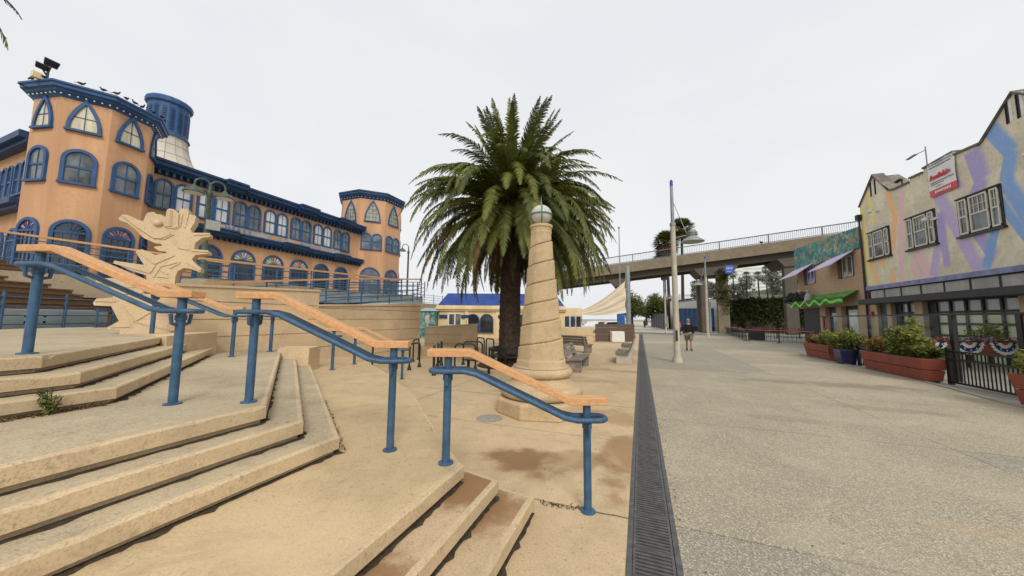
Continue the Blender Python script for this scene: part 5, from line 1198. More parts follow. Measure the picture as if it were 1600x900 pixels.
gooseneck('single gooseneck lamp right of the far tower, beside the palm fronds', (-20,25.1,3.15), 5.8, False, rz=1.1)
mb = MB(); mb.fbox(V((-15.85,7.9,5.2)), V((.35,.93,0)), V((.93,-.35,0)), -.24,.20,0,.38,0,.03); t = mb.build('notice_board', m_panelg); tag(t, 'white notice panels fixed to the double gooseneck lamp', 'notice')
# ------------------------------------------------------------------ bike racks, benches
def rack():
    t = thing('bike_rack', 'x', 'bike rack', (0,0,0), 'black hoop bike racks in the plaza'); mb = MB()
    w, h, r = .36, .88, .14
    P = [(-w,0,0),(-w,0,h-r)]+[(-w+r-r*math.cos(a),0,h-r+r*math.sin(a)) for a in [PI/2*i/6 for i in range(1,7)]]+[(w-r+r*math.sin(a),0,h-r+r*math.cos(a)) for a in [PI/2*i/6 for i in range(7)]]+[(w,0,0)]
    mb.tube(P, .03, 10); mb.build('hoop', m_black, t, True, local=True)
    for x in (-w,w): mb = MB(); mb.lathe([(.075,0),(.07,.02),(.034,.16)], (x,0,0), 12); mb.build('foot', m_black, t, True, local=True)
    return t
r0 = rack()
RACKS = ((-8.5,9.5,1.1,'leftmost bike rack hoop, close to the farthest handrail'),(-7.46,9.91,1.73,'bike rack hoop right behind the large middle handrail end'),(-8.75,11.7,1.9,'bike rack hoop close to the long cream wall'),
    (-6.25,9.3,-.95,'nearest bike rack hoop, just left of the lowest handrail'),(-6.72,10.25,-.95,'bike rack hoop directly behind the nearest hoop'),(-7.2,11.2,-.95,'third bike rack hoop in the slanting row'),
    (-5.77,10.5,.42,'bike rack hoop turned flat to the viewer, before the bench wall corner'),(-6.05,11.6,.42,'second flat turned bike rack hoop, one step farther'),(-6.2,13.5,-.66,'bike rack hoop beside the palm tree guard'),(-6.9,14.0,-.66,'farthest bike rack hoop behind the palm tree guard'))
for i, (x, y, rz, lab) in enumerate(RACKS):
    place(r0 if i == 0 else copy_tree(r0), (x,y,0), rz, lab)
def bench(label, loc, rz, mat, side, back=True):
    t = thing('bench', label, 'bench', (0,0,0)); 
    for x in (-.85,.85):
        mb = MB(); mb.add([(x-.06,-.32,0),(x+.06,-.32,0),(x+.06,.30,0),(x-.06,.30,0),(x-.06,-.34,.40),(x+.06,-.34,.40),(x+.06,.22,.36),(x-.06,.22,.36),(x-.06,.40,.86),(x+.06,.40,.86),(x+.06,.30,.86),(x-.06,.30,.86)], [(0,3,2,1),(0,1,5,4),(1,2,6,5),(2,3,7,6),(3,0,4,7),(4,5,6,7)]); 
        mb.add([(x-.05,.10,.36),(x+.05,.10,.36),(x+.05,.24,.2),(x-.05,.24,.2),(x-.05,.33,.88),(x+.05,.33,.88),(x+.05,.42,.88),(x-.05,.42,.88)], [(0,3,2,1),(4,5,6,7),(0,1,5,4),(1,2,6,5),(2,3,7,6),(3,0,4,7)])
        mb.build('side_support', side, t, local=True, bevel=.015)
    for i in range(4): mb = MB(); mb.box(-1,1,-.36+i*.135,-.36+i*.135+.11,.405-.012*i,.45-.012*i); mb.build('seat_slat', mat, t, local=True, bevel=.006)
    for i in range(3): mb = MB(); y = .165+.055*i; z = .50+i*.14; mb.add([(-1,y,z),(1,y,z),(1,y+.05,z+.11),(-1,y+.05,z+.11),(-1,y+.04,z-.015),(1,y+.04,z-.015),(1,y+.09,z+.095),(-1,y+.09,z+.095)], [(0,1,2,3),(7,6,5,4),(0,4,5,1),(1,5,6,2),(2,6,7,3),(3,7,4,0)]); mb.build('back_slat', mat, t, local=True)
    place(t, loc, rz); return t
bench('grey slatted bench facing left beside the drain, nearer of two in line', (-.62,15.25,0), -PI/2, m_greyw, m_polec)
bench('grey slatted bench facing left beside the drain, farther of two in line', (-.62,19.6,0), -PI/2, m_greyw, m_polec)
bench('grey slatted bench right behind the spiral pillar, facing right', (-2.2,12.3,0), PI/2, m_greyw, m_greyw)
bench('grey slatted bench farther behind the pillar, its back to the cream wall', (-3.4,18.4,0), PI*.86, m_greyw, m_greyw)
t = thing('tree_guard', 'black slatted seat guard around the foot of the large palm', 'tree guard', (-4.72,12.1,0))
mb = MB()
for a in range(8):
    q0, q1 = 2*PI*a/8+.2, 2*PI*(a+1)/8+.2
    for r, z, h in ((.78,.38,.05),(.66,.38,.05),(.78,.62,.12)): mb.bar((-4.72+r*math.cos(q0),12.1+r*math.sin(q0),z),(-4.72+r*math.cos(q1),12.1+r*math.sin(q1),z),.06,h)
mb.build('seat_ring', m_black, t); mb = MB()
for a in range(8): q = 2*PI*a/8+.2; mb.bar((-4.72+.8*math.cos(q),12.1+.8*math.sin(q),0),(-4.72+.8*math.cos(q),12.1+.8*math.sin(q),.66),.05,.05)
mb.build('leg', m_black, t)
mb = MB(); mb.lathe([(1.25,0),(1.2,.03),(.2,.06)], (-4.72,12.1,0), 28); tag(mb.build('tree_pit_soil', m_soil), kind='structure')
t = thing('black_bench', 'small black backless bench in front of the palm tree guard', 'bench', (-5.0,10.0,0)); mb = MB(); mb.box(-5.5,-4.45,9.78,10.15,.40,.45); mb.build('seat', m_black, t, bevel=.01)
for x in (-5.35,-4.6): mb = MB(); mb.box(x-.035,x+.035,9.93,10.0,0,.40); mb.build('leg', m_black, t)
# weeds, litter
t = thing('weed', 'small green weed growing from the joint below the upper stair flight', 'weed', (-4.72,1.35,L2Z)); mb = MB(); rnd = random.Random(2)
for i in range(9):
    a = rnd.random()*2*PI; e = V((-4.72+.06*math.cos(a), 1.32+.06*math.sin(a), L2Z+rnd.uniform(.14,.25))); mb.tube([(-4.72,1.32,L2Z), tuple(e)], .003, 4, 0)
    for j in range(9): p = V((-4.72,1.32,L2Z)).lerp(e, .25+.75*j/9); clump(mb, p, .03, 2, .022, rnd, [1,2])
mb.build('leaves', LG, t)
mb = MB(); rnd = random.Random(8)
for i in range(420):
    s = rnd.random(); x = -4.80+rnd.gauss(0,.02)+.0; y = .6+1.05*s; clump(mb, (x+.06*rnd.random(),y,L2Z+.012), .02, 1, .018, rnd, [3,3,0])
for i in range(160):
    q = along((-2.79,2.62), rnd.random()*2.4); clump(mb, (q[0]+.03*rnd.random(),q[1]+.04*rnd.random(),L1Z+.012), .012, 1, .013, rnd, [3])
tag(mb.build('dry_litter', LG), kind='stuff')
t = thing('dead_leaf', 'crumpled brown dead leaf on the promenade near the bottom of the picture', 'leaf', (1.42,2.55,0)); mb = MB(); mb.add([(1.35,2.86,.006),(1.40,2.82,.03),(1.47,2.83,.02),(1.53,2.87,.035),(1.50,2.91,.006),(1.42,2.92,.03)], [(0,1,5),(1,2,5),(2,3,4),(2,4,5)]); mb.build('blade', LG[3], t)

mb = MB(); rnd = random.Random(21)          # scattered leaf bits and crumbs
for i in range(230):
    x = rnd.uniform(.3,7.2) if rnd.random() < .5 else rnd.uniform(-3.2,-.2); y = 1.6+9*rnd.random()**1.5
    if x < 0 and y < 3.5: continue
    clump(mb, (x,y,.006), .01, 1, rnd.uniform(.006,.016), rnd, [rnd.choice([3,3,0])], flat=.1)
for i in range(120):
    f = rnd.random(); clump(mb, (-.95+.45*f+rnd.gauss(0,.02), 3.30+.06*f+rnd.gauss(0,.02), .008), .012, 1, .014, rnd, [3,0], flat=.2)
for i in range(150): clump(mb, (.26+abs(rnd.gauss(0,.05)), rnd.uniform(1.8,9), .005), .01, 1, .010, rnd, [3,0], flat=.2)
tag(mb.build('leaf_litter', LG), kind='stuff')
t = thing('roof_lamp', 'thin lamp on a pole rising behind the parapet, left of the banner', 'lamp', (15.2,25.6,9)); mb = MB(); mb.tube([(15.2,25.0,9.05),(15.2,25.0,11.6)], .03, 8); mb.build('pole', m_galv, t, True); mb = MB(); mb.tube([(15.2,25.0,11.4),(15.15,25.7,11.45)], .02, 6); mb.bar((15.15,25.6,11.45),(15.1,26.2,11.40),.16,.05); mb.build('lamp_head', m_galv, t)
t = thing('parapet_floodlight', 'small dark floodlight on the parapet right of the left gable', 'floodlight', (14.1,25.0,9.5)); mb = MB(); mb.bar((14.1,25.0,9.5),(14.1,25.0,9.8),.06,.06); mb.build('bracket', m_black, t); mb = MB(); mb.bar((13.9,25.15,9.74),(14.0,24.85,9.84),.2,.1); mb.build('lamp_head', m_black, t, bevel=.02)
# ------------------------------------------------------------------ bridge
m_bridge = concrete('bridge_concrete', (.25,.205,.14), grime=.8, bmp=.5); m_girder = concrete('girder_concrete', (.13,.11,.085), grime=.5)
m_brail = M('railing_slate', (.10,.15,.19), .5, .2, 3)
def bridge():
    t = thing('bridge', 'weathered concrete bridge rising to the right over the promenade with blue railing', 'bridge', (8,53.5,9))
    def zt(x): return 10.02+(x+3.6)*.0965
    x0, x1, y0, y1 = -13.5, 60, 52, 58
    def slab(name, ya, yb, ta, tb, mat, sub=t):
        mb = MB(); k = 12; 
        for i in range(k):
            a, b = x0+(x1-x0)*i/k, x0+(x1-x0)*(i+1)/k
            P = [(a,ya,zt(a)+ta),(b,ya,zt(b)+ta),(b,yb,zt(b)+ta),(a,yb,zt(a)+ta),(a,ya,zt(a)+tb),(b,ya,zt(b)+tb),(b,yb,zt(b)+tb),(a,yb,zt(a)+tb)]
            mb.add(P, [(0,3,2,1),(4,5,6,7),(0,1,5,4),(2,3,7,6)]+([(3,0,4,7)] if i == 0 else [])+([(1,2,6,5)] if i == k-1 else []))
        return mb.build(name, mat, sub)
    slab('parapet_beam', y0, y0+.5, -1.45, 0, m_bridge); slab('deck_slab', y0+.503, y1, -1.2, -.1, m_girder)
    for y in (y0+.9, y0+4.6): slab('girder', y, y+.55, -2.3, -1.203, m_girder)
    for (xa, xb, ivy) in ((-3.1,-2.2,0),(8.1,9.0,0),(10.0,11.35,1),(17.6,18.9,0)):
        for y in (52.6,) if ivy or xa < 0 or xa > 15 else (52.9,56.5):
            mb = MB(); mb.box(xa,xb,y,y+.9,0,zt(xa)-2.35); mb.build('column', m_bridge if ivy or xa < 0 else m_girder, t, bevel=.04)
    for xa, xb in ((7.2,12.6),(16.9,19.6),(-4.4,-1.2)):
        mb = MB(); z = zt((xa+xb)/2)-2.31; mb.add([(xa,52.4,z-.1),(xb,52.4,z+.2),(xb,57.4,z+.2),(xa,57.4,z-.1),(xa+.8,52.4,z-1.1),(xb-.8,52.4,z-1.0),(xb-.8,57.4,z-1.0),(xa+.8,57.4,z-1.1)], [(0,1,2,3),(7,6,5,4),(0,4,5,1),(1,5,6,2),(2,6,7,3),(3,7,4,0)]); mb.build('pier_cap', m_girder, t)
    # railing: long rails, posts, bars in panels
    for z in (.1, 1.12):
        mb = MB(); mb.bar((x0,y0+.1,zt(x0)+z),(x1,y0+.1,zt(x1)+z),.09,.07 if z < 1 else .12); mb.build('rail', m_brail, t)
    x = -12.
    while x < 40:
        mb = MB(); mb.bar((x,y0+.1,zt(x)),(x,y0+.1,zt(x)+1.15),.12,.12); mb.build('railing_post', m_brail, t)
        mb = MB()
        for i in range(1,26): xx = x+i*.215; mb.bar((xx,y0+.1,zt(xx)+.1),(xx,y0+.1,zt(xx)+1.1),.028,.028)
        mb.build('bar_panel', m_brail, t); x += 5.6
    mb = MB(); rnd = random.Random(31)
    for i in range(90): clump(mb, (10.0+1.35*rnd.random(), 52.45, 4.2+4.6*rnd.random()), .35, 26, .11, rnd, [0,0,1])
    for i in range(30): clump(mb, (10.3+1.1*rnd.random(), 52.5, 2.6+1.8*rnd.random()), .25, 16, .09, rnd, [0,1,1])
    mb.build('ivy', LG, t)
    return zt
zt = bridge()
t = thing('blue_banner', 'small square blue banner hanging under the bridge above the ivy column', 'banner', (11.0,51.7,8.6))
mb = MB(); mb.box(10.85,11.85,51.6,51.66,8.0,9.15); o = mb.build('cloth', M('banner_blue', (.055,.12,.50), .6, .3, 2.2), t)
mb = MB()
for x, z, w, h in ((10.97,8.55,.12,.34),(11.13,8.55,.18,.34),(11.35,8.55,.1,.34),(11.5,8.55,.18,.34),(11.05,8.2,.55,.12)): mb.box(x,x+w,51.585,51.598,z,z+h)
mb.build('pale_mark', M('banner_pale', (.30,.42,.72), .6, .3, 4), o)
t = thing('pigeon', 'pigeon perched on the bridge railing above the blue banner', 'bird', (0,0,0)); bpy.data.objects.remove(t)
place(copy_tree(b0), (15.2,52.1,zt(15.2)+.02), 2., 'dark bird perched on the bridge edge above the blue banner', 1.2)
# ------------------------------------------------------------------ background left of the promenade
m_bluecloth = M('blue_roof_cloth', (.03,.07,.27), .7, .3, 1.6, bmp=.2)
def blue_roof_building():
    a, b = V((-16.9,25.64,0)), V((-6.4,29.67,0)); u = (b-a).normalized(); n = V((u.y,-u.x,0)); L = (b-a).length
    t = thing('blue_roof_pavilion', 'cream pavilion with blue roof and dark arched openings behind the palms', 'building', tuple(a))
    mb = MB(); mb.fbox(a, u, n, 0, L, 0, 2.75, -7, 0); mb.build('wall', m_cream, t)
    mb = MB(); mb.fbox(a, u, n, -.25, L+.25, 2.55, 2.70, -7.2, .28); mb.fbox(a, u, n, -.15, L+.15, 2.40, 2.547, -7.1, .16); mb.fbox(a, u, n, -.2, L+.2, 2.703, 2.9, -7.1, .12); mb.build('cornice', m_cream, t)
    mb = MB(); Z = V((0,0,1)); P = [a-u*.1-n*.1+Z*2.9, b+u*.1-n*.1+Z*2.9, b-u*.5-n*1.6+Z*4.1, a+u*.5-n*1.6+Z*4.1, a-u*.1-n*6.9+Z*2.9, b+u*.1-n*6.9+Z*2.9, b-u*.5-n*5.4+Z*4.1, a+u*.5-n*5.4+Z*4.1]
    mb.add(P, [(0,1,2,3),(4,7,6,5),(0,3,7,4),(1,5,6,2),(3,2,6,7)]); mb.build('roof', m_bluecloth, t)
    for s in (3.1,4.35,7.6,8.8): arch_window(t, a+u*s+V((0,0,.55)), u, n, 1.02, 1.5, 'round', m_glassd, ft=.1, style='plain', name='arched_opening', frame_mat=m_bluedk)
    mb = MB(); mb.fbox(a, u, n, .9, 2.1, 1.1, 2.2, 0.01, .08); f = mb.build('window', m_white, t)
    mb = MB(); mb.fbox(a, u, n, .98, 1.45, 1.18, 2.12, .081, .09); mb.fbox(a, u, n, 1.55, 2.02, 1.18, 2.12, .081, .09); mb.build('pane', m_glass, f)
    for s in (.45,2.4,5.7,6.6): mb = MB(); mb.fbox(a, u, n, s-.35, s+.35, 1.75, 2.05, .01, .12); mb.build('wall_sign', m_bluedk, t)
    for s in (2.55,5.3,6.9,9.7): mb = MB(); mb.fbox(a, u, n, s-.14, s+.14, 0, 2.397, 0, .1); mb.build('pilaster', m_cream, t)
    # right return with dark openings and white balusters
    mb = MB(); mb.fbox(b, V((.92,.38,0)), V((.38,-.92,0)), 0.01, 1.7, 0, 2.75, -5, -.01); mb.build('side_wing', m_cream, t)
    for i in range(3): 
        mb = MB(); mb.fbox(b, V((.92,.38,0)), V((.38,-.92,0)), .12+i*.52, .5+i*.52, .5, 2.0, -.009, .03); w = mb.build('opening', m_bluedk, t)
        mb = MB(); mb.fbox(b, V((.92,.38,0)), V((.38,-.92,0)), .15+i*.52, .47+i*.52, .5, 1.05, .031, .06); mb.build('baluster_panel', m_white, w)
blue_roof_building()
a = V((-23.3,29.5,0)); 
t = thing('teal_kiosk', 'small teal kiosk painted with sea life and a poster, left of the blue roof', 'kiosk', (-17,25,0))
m_sea = splash_mat('kiosk_mural', [(.04,.16,.18),(.07,.28,.30),(.05,.11,.12),(.20,.34,.30)], 1.4)
k1, k2 = V((-18.0,24.2,0)), V((-16.55,24.75,0)); ku = (k2-k1).normalized(); kn = V((ku.y,-ku.x,0))
mb = MB(); mb.fbox(k1, ku, kn, 0, 1.5, 0, 2.35, -2.5, 0); kb_ = mb.build('wall', m_sea, t)
mb = MB(); mb.add([k1-ku*.1+kn*.15+V((0,0,2.353)), k2+ku*.15+kn*.15+V((0,0,2.353)), k2+ku*.15-kn*2.6+V((0,0,2.7)), k1-ku*.1-kn*2.6+V((0,0,2.7))], [(0,1,2,3)]); mb.build('roof', m_ramp, t)
mb = MB(); mb.fbox(k1, ku, kn, .62, .98, 1.3, 2.0, .005, .02); mb.build('poster', M('poster', (.60,.42,.42), .6, .3, 3), kb_)
# low cream wall, brown timber wall, white block
t = thing('low_wall', 'low cream wall with a groove, left of the brown timber wall', 'wall', (-4,25.3,0)); mb = MB(); u = V((.93,.36,0)); n = V((.36,-.93,0)); O = V((-8.9,23.6,0))
mb.fbox(O, u, n, 0, 6.0, 0, .52, -.4, 0); mb.fbox(O, u, n, 0, 6.0, .55, 1.12, -.4, 0); mb.fbox(O, u, n, .02, 5.98, .52, .55, -.38, -.03); mb.build('wall_body', m_wall, t)
t = thing('timber_wall', 'brown timber plank wall behind the white block', 'wall', (-2,28,0)); mb = MB(); O = V((-3.3,27.0,0))
for i in range(5): mb.fbox(O, u, n, 0, 3.1, .05+i*.27, .31+i*.27, -.08, 0)
mb.build('planks', woodm('dark_plank', (.13,.08,.055), ax=0, var=.4), t)
mb = MB(); mb.fbox(V((-2.05,26.9,0)), u, n, 0, 1.0, .02, .84, -.9, 0); wb = mb.build('bin_block', m_white, bevel=.04); tag(wb, 'square off white block standing before the brown timber wall', 'concrete block')
# shade sail and its pole
t = thing('shade_sail', 'tan fabric shade sail stretched up to the pole at the bridge', 'shade sail', (-2,30,2)); mb = MB(); k = 12
A, B, C = V((-5.6,29.0,2.2)), V((-1.15,31.2,5.2)), V((-1.15,31.2,2.35))
for i in range(k):
    for j in range(k):
        def p(s, q):
            s /= k; q /= k; e = A.lerp(B, s); f = A.lerp(C, s); r = e.lerp(f, q); sag = -.55*math.sin(PI*s)*(1-q*.6)-.12*math.sin(PI*q)*s; fold = .10*math.sin(q*11+s*3)*s
            return r+V((fold*.5, -abs(fold), sag*.7))
        mb.quad(p(i,j),p(i+1,j),p(i+1,j+1),p(i,j+1))
mb.build('cloth', M('sail_cloth', (.70,.60,.45), .8, .1, .8), t, True)
t = thing('sail_pole', 'thick grey pole holding the shade sail under the bridge', 'pole', (-1.0,31.6,0)); mb = MB(); mb.lathe([(.22,0),(.2,6.5),(.18,6.6)], (-.95,31.7,0), 14); mb.build('pole', m_galv, t, True)
mb = MB(); mb.box(-2.2,-1.45,35.6,36.2,.4,2.5); o = mb.build('blue_tarp', M('tarp_blue', (.035,.13,.40), .6, .3, 3), bevel=.08); tag(o, 'upright blue tarpaulin bundle beside the sail pole', 'tarpaulin')
def car(label, loc, rz, col):
    t = thing('parked_car', label, 'car', (0,0,0), 'white vehicles parked beyond the shade sail')
    pm = M('car_paint', col, .3, .08, 2, spec=.6); mb = MB()
    prof = [(-2.1,.35),(-2.1,.8),(-1.7,.95),(-1.1,1.45),(.6,1.5),(1.2,1.0),(2.0,.85),(2.1,.35)]
    P = [(x,-.85,z) for x,z in prof]+[(x,.85,z) for x,z in prof]; kk = len(prof); mb.add(P, [(i,(i+1)%kk,kk+(i+1)%kk,kk+i) for i in range(kk)]+[tuple(range(kk))[::-1],tuple(range(kk,2*kk))]); mb.build('body', pm, t, local=True, bevel=.06)
    mb = MB()
    for y in (-.856,.856): mb.poly([(-1.5,y,.98),(-1.0,y,1.38),(.5,y,1.42),(1.0,y,1.0)])
    mb.poly([(1.16,-.7,1.05),(1.16,.7,1.05),(.66,.62,1.45),(.66,-.62,1.45)]); mb.build('window', m_glassd, t, local=True)
    for x in (-1.35,1.35):
        for y in (-.8,.8): mb = MB(); mb.tube([(x,y-.1,.32),(x,y+.1,.32)], .32, 16); mb.build('wheel', m_black, t, local=True)
    place(t, loc, rz)
car('white car at the left below the shade sail', (-8.2,46.5,0), .2, (.7,.7,.7)); car('white car in the middle below the shade sail', (-5.6,47.4,0), 1.2, (.72,.71,.68)); car('white van like car nearest the blue tarpaulin', (-3.3,47.8,0), .3, (.68,.69,.7))
# ------------------------------------------------------------------ background under and beyond the bridge
t = thing('ivy_hedge', 'long dark ivy covered wall under the bridge', 'hedge', (15.5,55,0)); mb = MB(); mb.box(11.4,30,59.0,59.5,0,4.9); mb.build('wall', M('ivy_backing', (.09,.085,.06), .9, .4, 1), t)
mb = MB(); rnd = random.Random(12)
for i in range(1100):
    z = 4.9*rnd.random()**.6
    if rnd.random() < (.6 if z < 1.8 else 0): continue
    clump(mb, (11.4+18.4*rnd.random(),58.85,z), .5, 26, .19, rnd, [0,0,0,1] if rnd.random() < .75 else [1,0])
mb.build('ivy', LG, t)
t = thing('blue_site_wall', 'blue sheet wall under the bridge behind the walking person', 'wall', (8,60,0)); mb = MB()
for i in range(8): mb.box(5.9+i*.62,5.9+i*.62+.6,60,60.08,.7,3.6)
mb.build('sheet_panel', M('sheet_blue', (.07,.16,.33), .6, .3, 2, dirt=.15), t)
mb = MB(); mb.box(5.9,10.85,59.98,60.1,0,.697); mb.build('base_strip', m_char, t)
t = thing('white_hall', 'white hall with a curved blue edged roof behind the blue sheet wall', 'building', (9,66,0)); mb = MB(); mb.box(5.6,14,64,74,0,5.2); mb.build('wall', m_white, t)
mb = MB(); mb.tube([(5.4+8.8*i/14, 63.85, 4.9+.75*math.sin(PI*.62*i/14)) for i in range(15)], .14, 6); mb.build('roof_edge', m_blue, t)
mb = MB(); mb.box(9.25,10.0,57.5,57.6,0,4.4); o = mb.build('site_board', M('pale_blue_panel', (.30,.37,.46), .6, .1, 2)); tag(o, 'pale blue upright panel between the bridge columns', 'board')
t = thing('dark_site_fence', 'dark screened fence beside the far path, left of the lamp post', 'fence', (4.3,78,0)); mb = MB(); mb.add([(2.6,90,0),(4.4,66,0),(4.4,66,2.9),(2.6,90,2.9)], [(0,1,2,3)]); mb.build('screen', m_char, t); mb = MB()
for i in range(8): mb.tube([(2.6+1.8*i/7,90-24*i/7,0),(2.6+1.8*i/7,90-24*i/7,3.0)], .05, 5)
mb.build('post_row', m_black, t)
def fanpalm(label, loc, h, R, seed, skirt=True, group=None, mats=None, n=70, tr=.28):
    rnd = random.Random(seed); t = thing('fan_palm', label, 'palm tree', loc, group); x,y,z = loc
    lean = rnd.uniform(-.4,.4)
    mb = MB(); mb.tube([(x-lean,y,z),(x-lean*.4,y,z+h*.5),(x,y,z+h)], [tr*1.2,tr,tr*.8], 8); mb.build('trunk', m_palmbark, t)
    mb = MB()
    for i in range(n):
        f = i/n; az = i*2.4; el = math.radians(80-f*150); L = R*rnd.uniform(.75,1.)
        c = V((x,y,z+h)); d = V((math.cos(az)*math.cos(el), math.sin(az)*math.cos(el), math.sin(el))); st = c+d*L*.45
        mb.tube([c, st], .025*R/2, 3, 0)
        s = d.cross(V((0,0,1))).normalized(); uu = s.cross(d); mi = rnd.choice([0,1,1,2]) if f < .6 else rnd.choice([0,3,3,1])
        for j in range(13):
            q = -1.25+2.5*j/12; v = (d*math.cos(q)+s*math.sin(q)+uu*rnd.uniform(-.1,.2)).normalized(); e = st+v*L*.55+V((0,0,-.12*L)); w = d.cross(v).length*.02+.045*R/1.6; sw = (s*math.cos(q)-d*math.sin(q))*w
            mb.add([st-sw*.3, st+v*L*.3+sw, e, st+v*L*.3-sw], [(0,1,2,3)], mi)
    if skirt:
        for i in range(150): a = rnd.random()*2*PI; zz = z+h-R*(.3+1.0*rnd.random()); r = R*.42*(1-.5*(z+h-zz)/R/1.3); p = V((x+r*math.cos(a), y+r*math.sin(a), zz)); mb.add([p-V((.12,0,0)), p+V((.12,0,0)), p+V((.05,.05,-.9)), p+V((-.05,0,-.9))], [(0,1,2,3)], rnd.choice([3,3,0]))
    mb.build('crown', mats or LG, t); return t
fanpalm('shaggy fan palm left of the nearest lamp post, its crown above the bridge', (5.35,72.7,0), 17.2, 3.3, 51, n=110)
fanpalm('taller slim fan palm behind the lamp shade, crown above the bridge', (8.3,73.9,0), 20.2, 2.9, 52, skirt=False, n=90)
fanpalm('second low crowned fan palm just beneath the shaggy one', (4.9,74.5,0), 14.2, 2.8, 53, n=90)
tree('dense dark green fig tree at the left of the far path', (-2.0,95,0), 9.2, (3.2,3.2,3.6), 61, ncl=70, nl=70, size=.28, trunk=.3)
tree('round green fig tree at the right of the far path', (4.0,89,0), 7.8, (3.1,3.1,2.9), 62, ncl=70, nl=70, size=.28, trunk=.3)
tree('small green tree behind the round fig tree on the far path', (1.8,108,0), 6.6, (2.6,2.6,2.2), 63, ncl=40, nl=60, size=.28, trunk=.3)
tree('second green tree farther along the left of the path', (-3.6,118,0), 8.0, (3.0,3.0,3.0), 64, ncl=40, nl=60, size=.3, trunk=.3)
# bluff with trees, hotel; distance haze is painted in as paler, greyer base colours
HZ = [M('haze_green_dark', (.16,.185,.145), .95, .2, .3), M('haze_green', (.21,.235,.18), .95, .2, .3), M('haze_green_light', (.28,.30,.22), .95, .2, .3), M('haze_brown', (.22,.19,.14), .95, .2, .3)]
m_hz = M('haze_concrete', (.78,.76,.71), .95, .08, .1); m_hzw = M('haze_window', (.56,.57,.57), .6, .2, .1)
def slope(name, pts, mat):
    mb = MB(); mb.add(pts, [tuple(range(len(pts)))]); return tag(mb.build(name, mat), kind='structure')
mb = MB(); xs = [10+8*i for i in range(22)]; rnd = random.Random(5)
for i in range(len(xs)-1):
    a, b = xs[i], xs[i+1]; f = lambda x: 8+9*min(1,(x-10)/50)
    mb.quad((a,150,0),(b,150,0),(b,185,f(b)),(a,185,f(a))); mb.quad((a,185,f(a)),(b,185,f(b)),(b,420,f(b)+3),(a,420,f(a)+3))
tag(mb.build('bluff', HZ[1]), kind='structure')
rnd = random.Random(77)
labs = ['broad hazy tree','rounded hazy tree','tall hazy tree']
for i in range(13):
    x = 24+4.6*i+rnd.uniform(-1.5,1.5); y = 170+rnd.uniform(-8,14); h = rnd.uniform(9,16)*(1.25 if i in (6,7,8,9) else 1)
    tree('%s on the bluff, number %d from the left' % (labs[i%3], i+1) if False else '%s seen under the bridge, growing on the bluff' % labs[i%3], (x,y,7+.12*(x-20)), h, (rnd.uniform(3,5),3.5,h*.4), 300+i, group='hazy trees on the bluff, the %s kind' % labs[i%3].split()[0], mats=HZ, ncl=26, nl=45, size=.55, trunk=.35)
for i, (x, y, h) in enumerate(((33,165,13),(39,172,15),(43,168,14),(46.5,166,13.5),(52,175,17),(23.5,172,11))):
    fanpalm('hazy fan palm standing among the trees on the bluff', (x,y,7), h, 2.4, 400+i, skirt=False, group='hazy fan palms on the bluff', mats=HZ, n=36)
tree('bright green rounded bush at the foot of the bluff, right of the ivy column', (30,104,0), 7.2, (4.2,3,2.4), 71, mats=LSH, ncl=50, nl=60, size=.3, name='bush', cat='bush')
tree('second bright green bush beside it, nearer the brick bar', (36.5,108,0), 8.2, (4.5,3,2.8), 72, mats=LSH, ncl=50, nl=60, size=.3, name='bush', cat='bush')
def block_tower(label, x0, x1, y, z0, z1, nx, nz):
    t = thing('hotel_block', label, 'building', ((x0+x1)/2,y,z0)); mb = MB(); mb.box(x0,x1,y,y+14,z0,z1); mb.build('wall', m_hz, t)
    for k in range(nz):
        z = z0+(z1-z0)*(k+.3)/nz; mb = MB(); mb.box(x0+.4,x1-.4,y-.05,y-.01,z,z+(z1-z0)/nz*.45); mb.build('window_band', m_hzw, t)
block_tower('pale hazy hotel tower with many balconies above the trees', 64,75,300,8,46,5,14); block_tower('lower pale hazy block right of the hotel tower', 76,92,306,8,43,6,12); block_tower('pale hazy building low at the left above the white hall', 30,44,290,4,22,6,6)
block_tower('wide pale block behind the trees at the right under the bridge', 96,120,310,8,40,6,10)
# ------------------------------------------------------------------ bicycles of the hire stand as a row
def bicycle():
    t = thing('bicycle', 'parked hire bicycle under the bridge in front of the ivy hedge', 'bicycle', (0,0,0), 'hire bicycles parked in front of the ivy hedge')
    for x in (-.5,.5):
        mb = MB(); mb.tube([(x+.33*math.cos(a),0,.34+.33*math.sin(a)) for a in [2*PI*i/16 for i in range(16)]], .022, 5, closed=True)
        for i in range(4): a = PI*i/4; mb.bar((x+.32*math.cos(a),0,.34+.32*math.sin(a)),(x-.32*math.cos(a),0,.34-.32*math.sin(a)),.01,.01)
        mb.build('wheel', m_black, t, local=True)
    mb = MB()
    for p, q in (((-.5,0,.34),(-.12,0,.34)),((-.12,0,.34),(-.22,0,.85)),((-.22,0,.75),(.36,0,.80)),((-.12,0,.34),(.36,0,.78)),((-.5,0,.34),(-.22,0,.75)),((.5,0,.34),(.36,0,.98))): mb.tube([p,q], .022, 6)
    mb.build('frame', m_tealf, t, local=True); mb = MB(); mb.ball((-.24,0,.9), .1, 6, sx=1.2, sy=.6, sz=.4); mb.build('saddle', m_black, t, local=True)
    mb = MB(); mb.tube([(.34,-.26,1.0),(.36,0,1.02),(.34,.26,1.0)], .016, 5); mb.build('handlebar', m_black, t, local=True); return t
m_tealf = M('bike_teal', (.05,.22,.18), .5, .2, 4)
bk0 = bicycle()
for i in range(20): place(bk0 if i == 0 else copy_tree(bk0), (12.6+.8*i,56.6,0), 1.1+.1*(i%3))
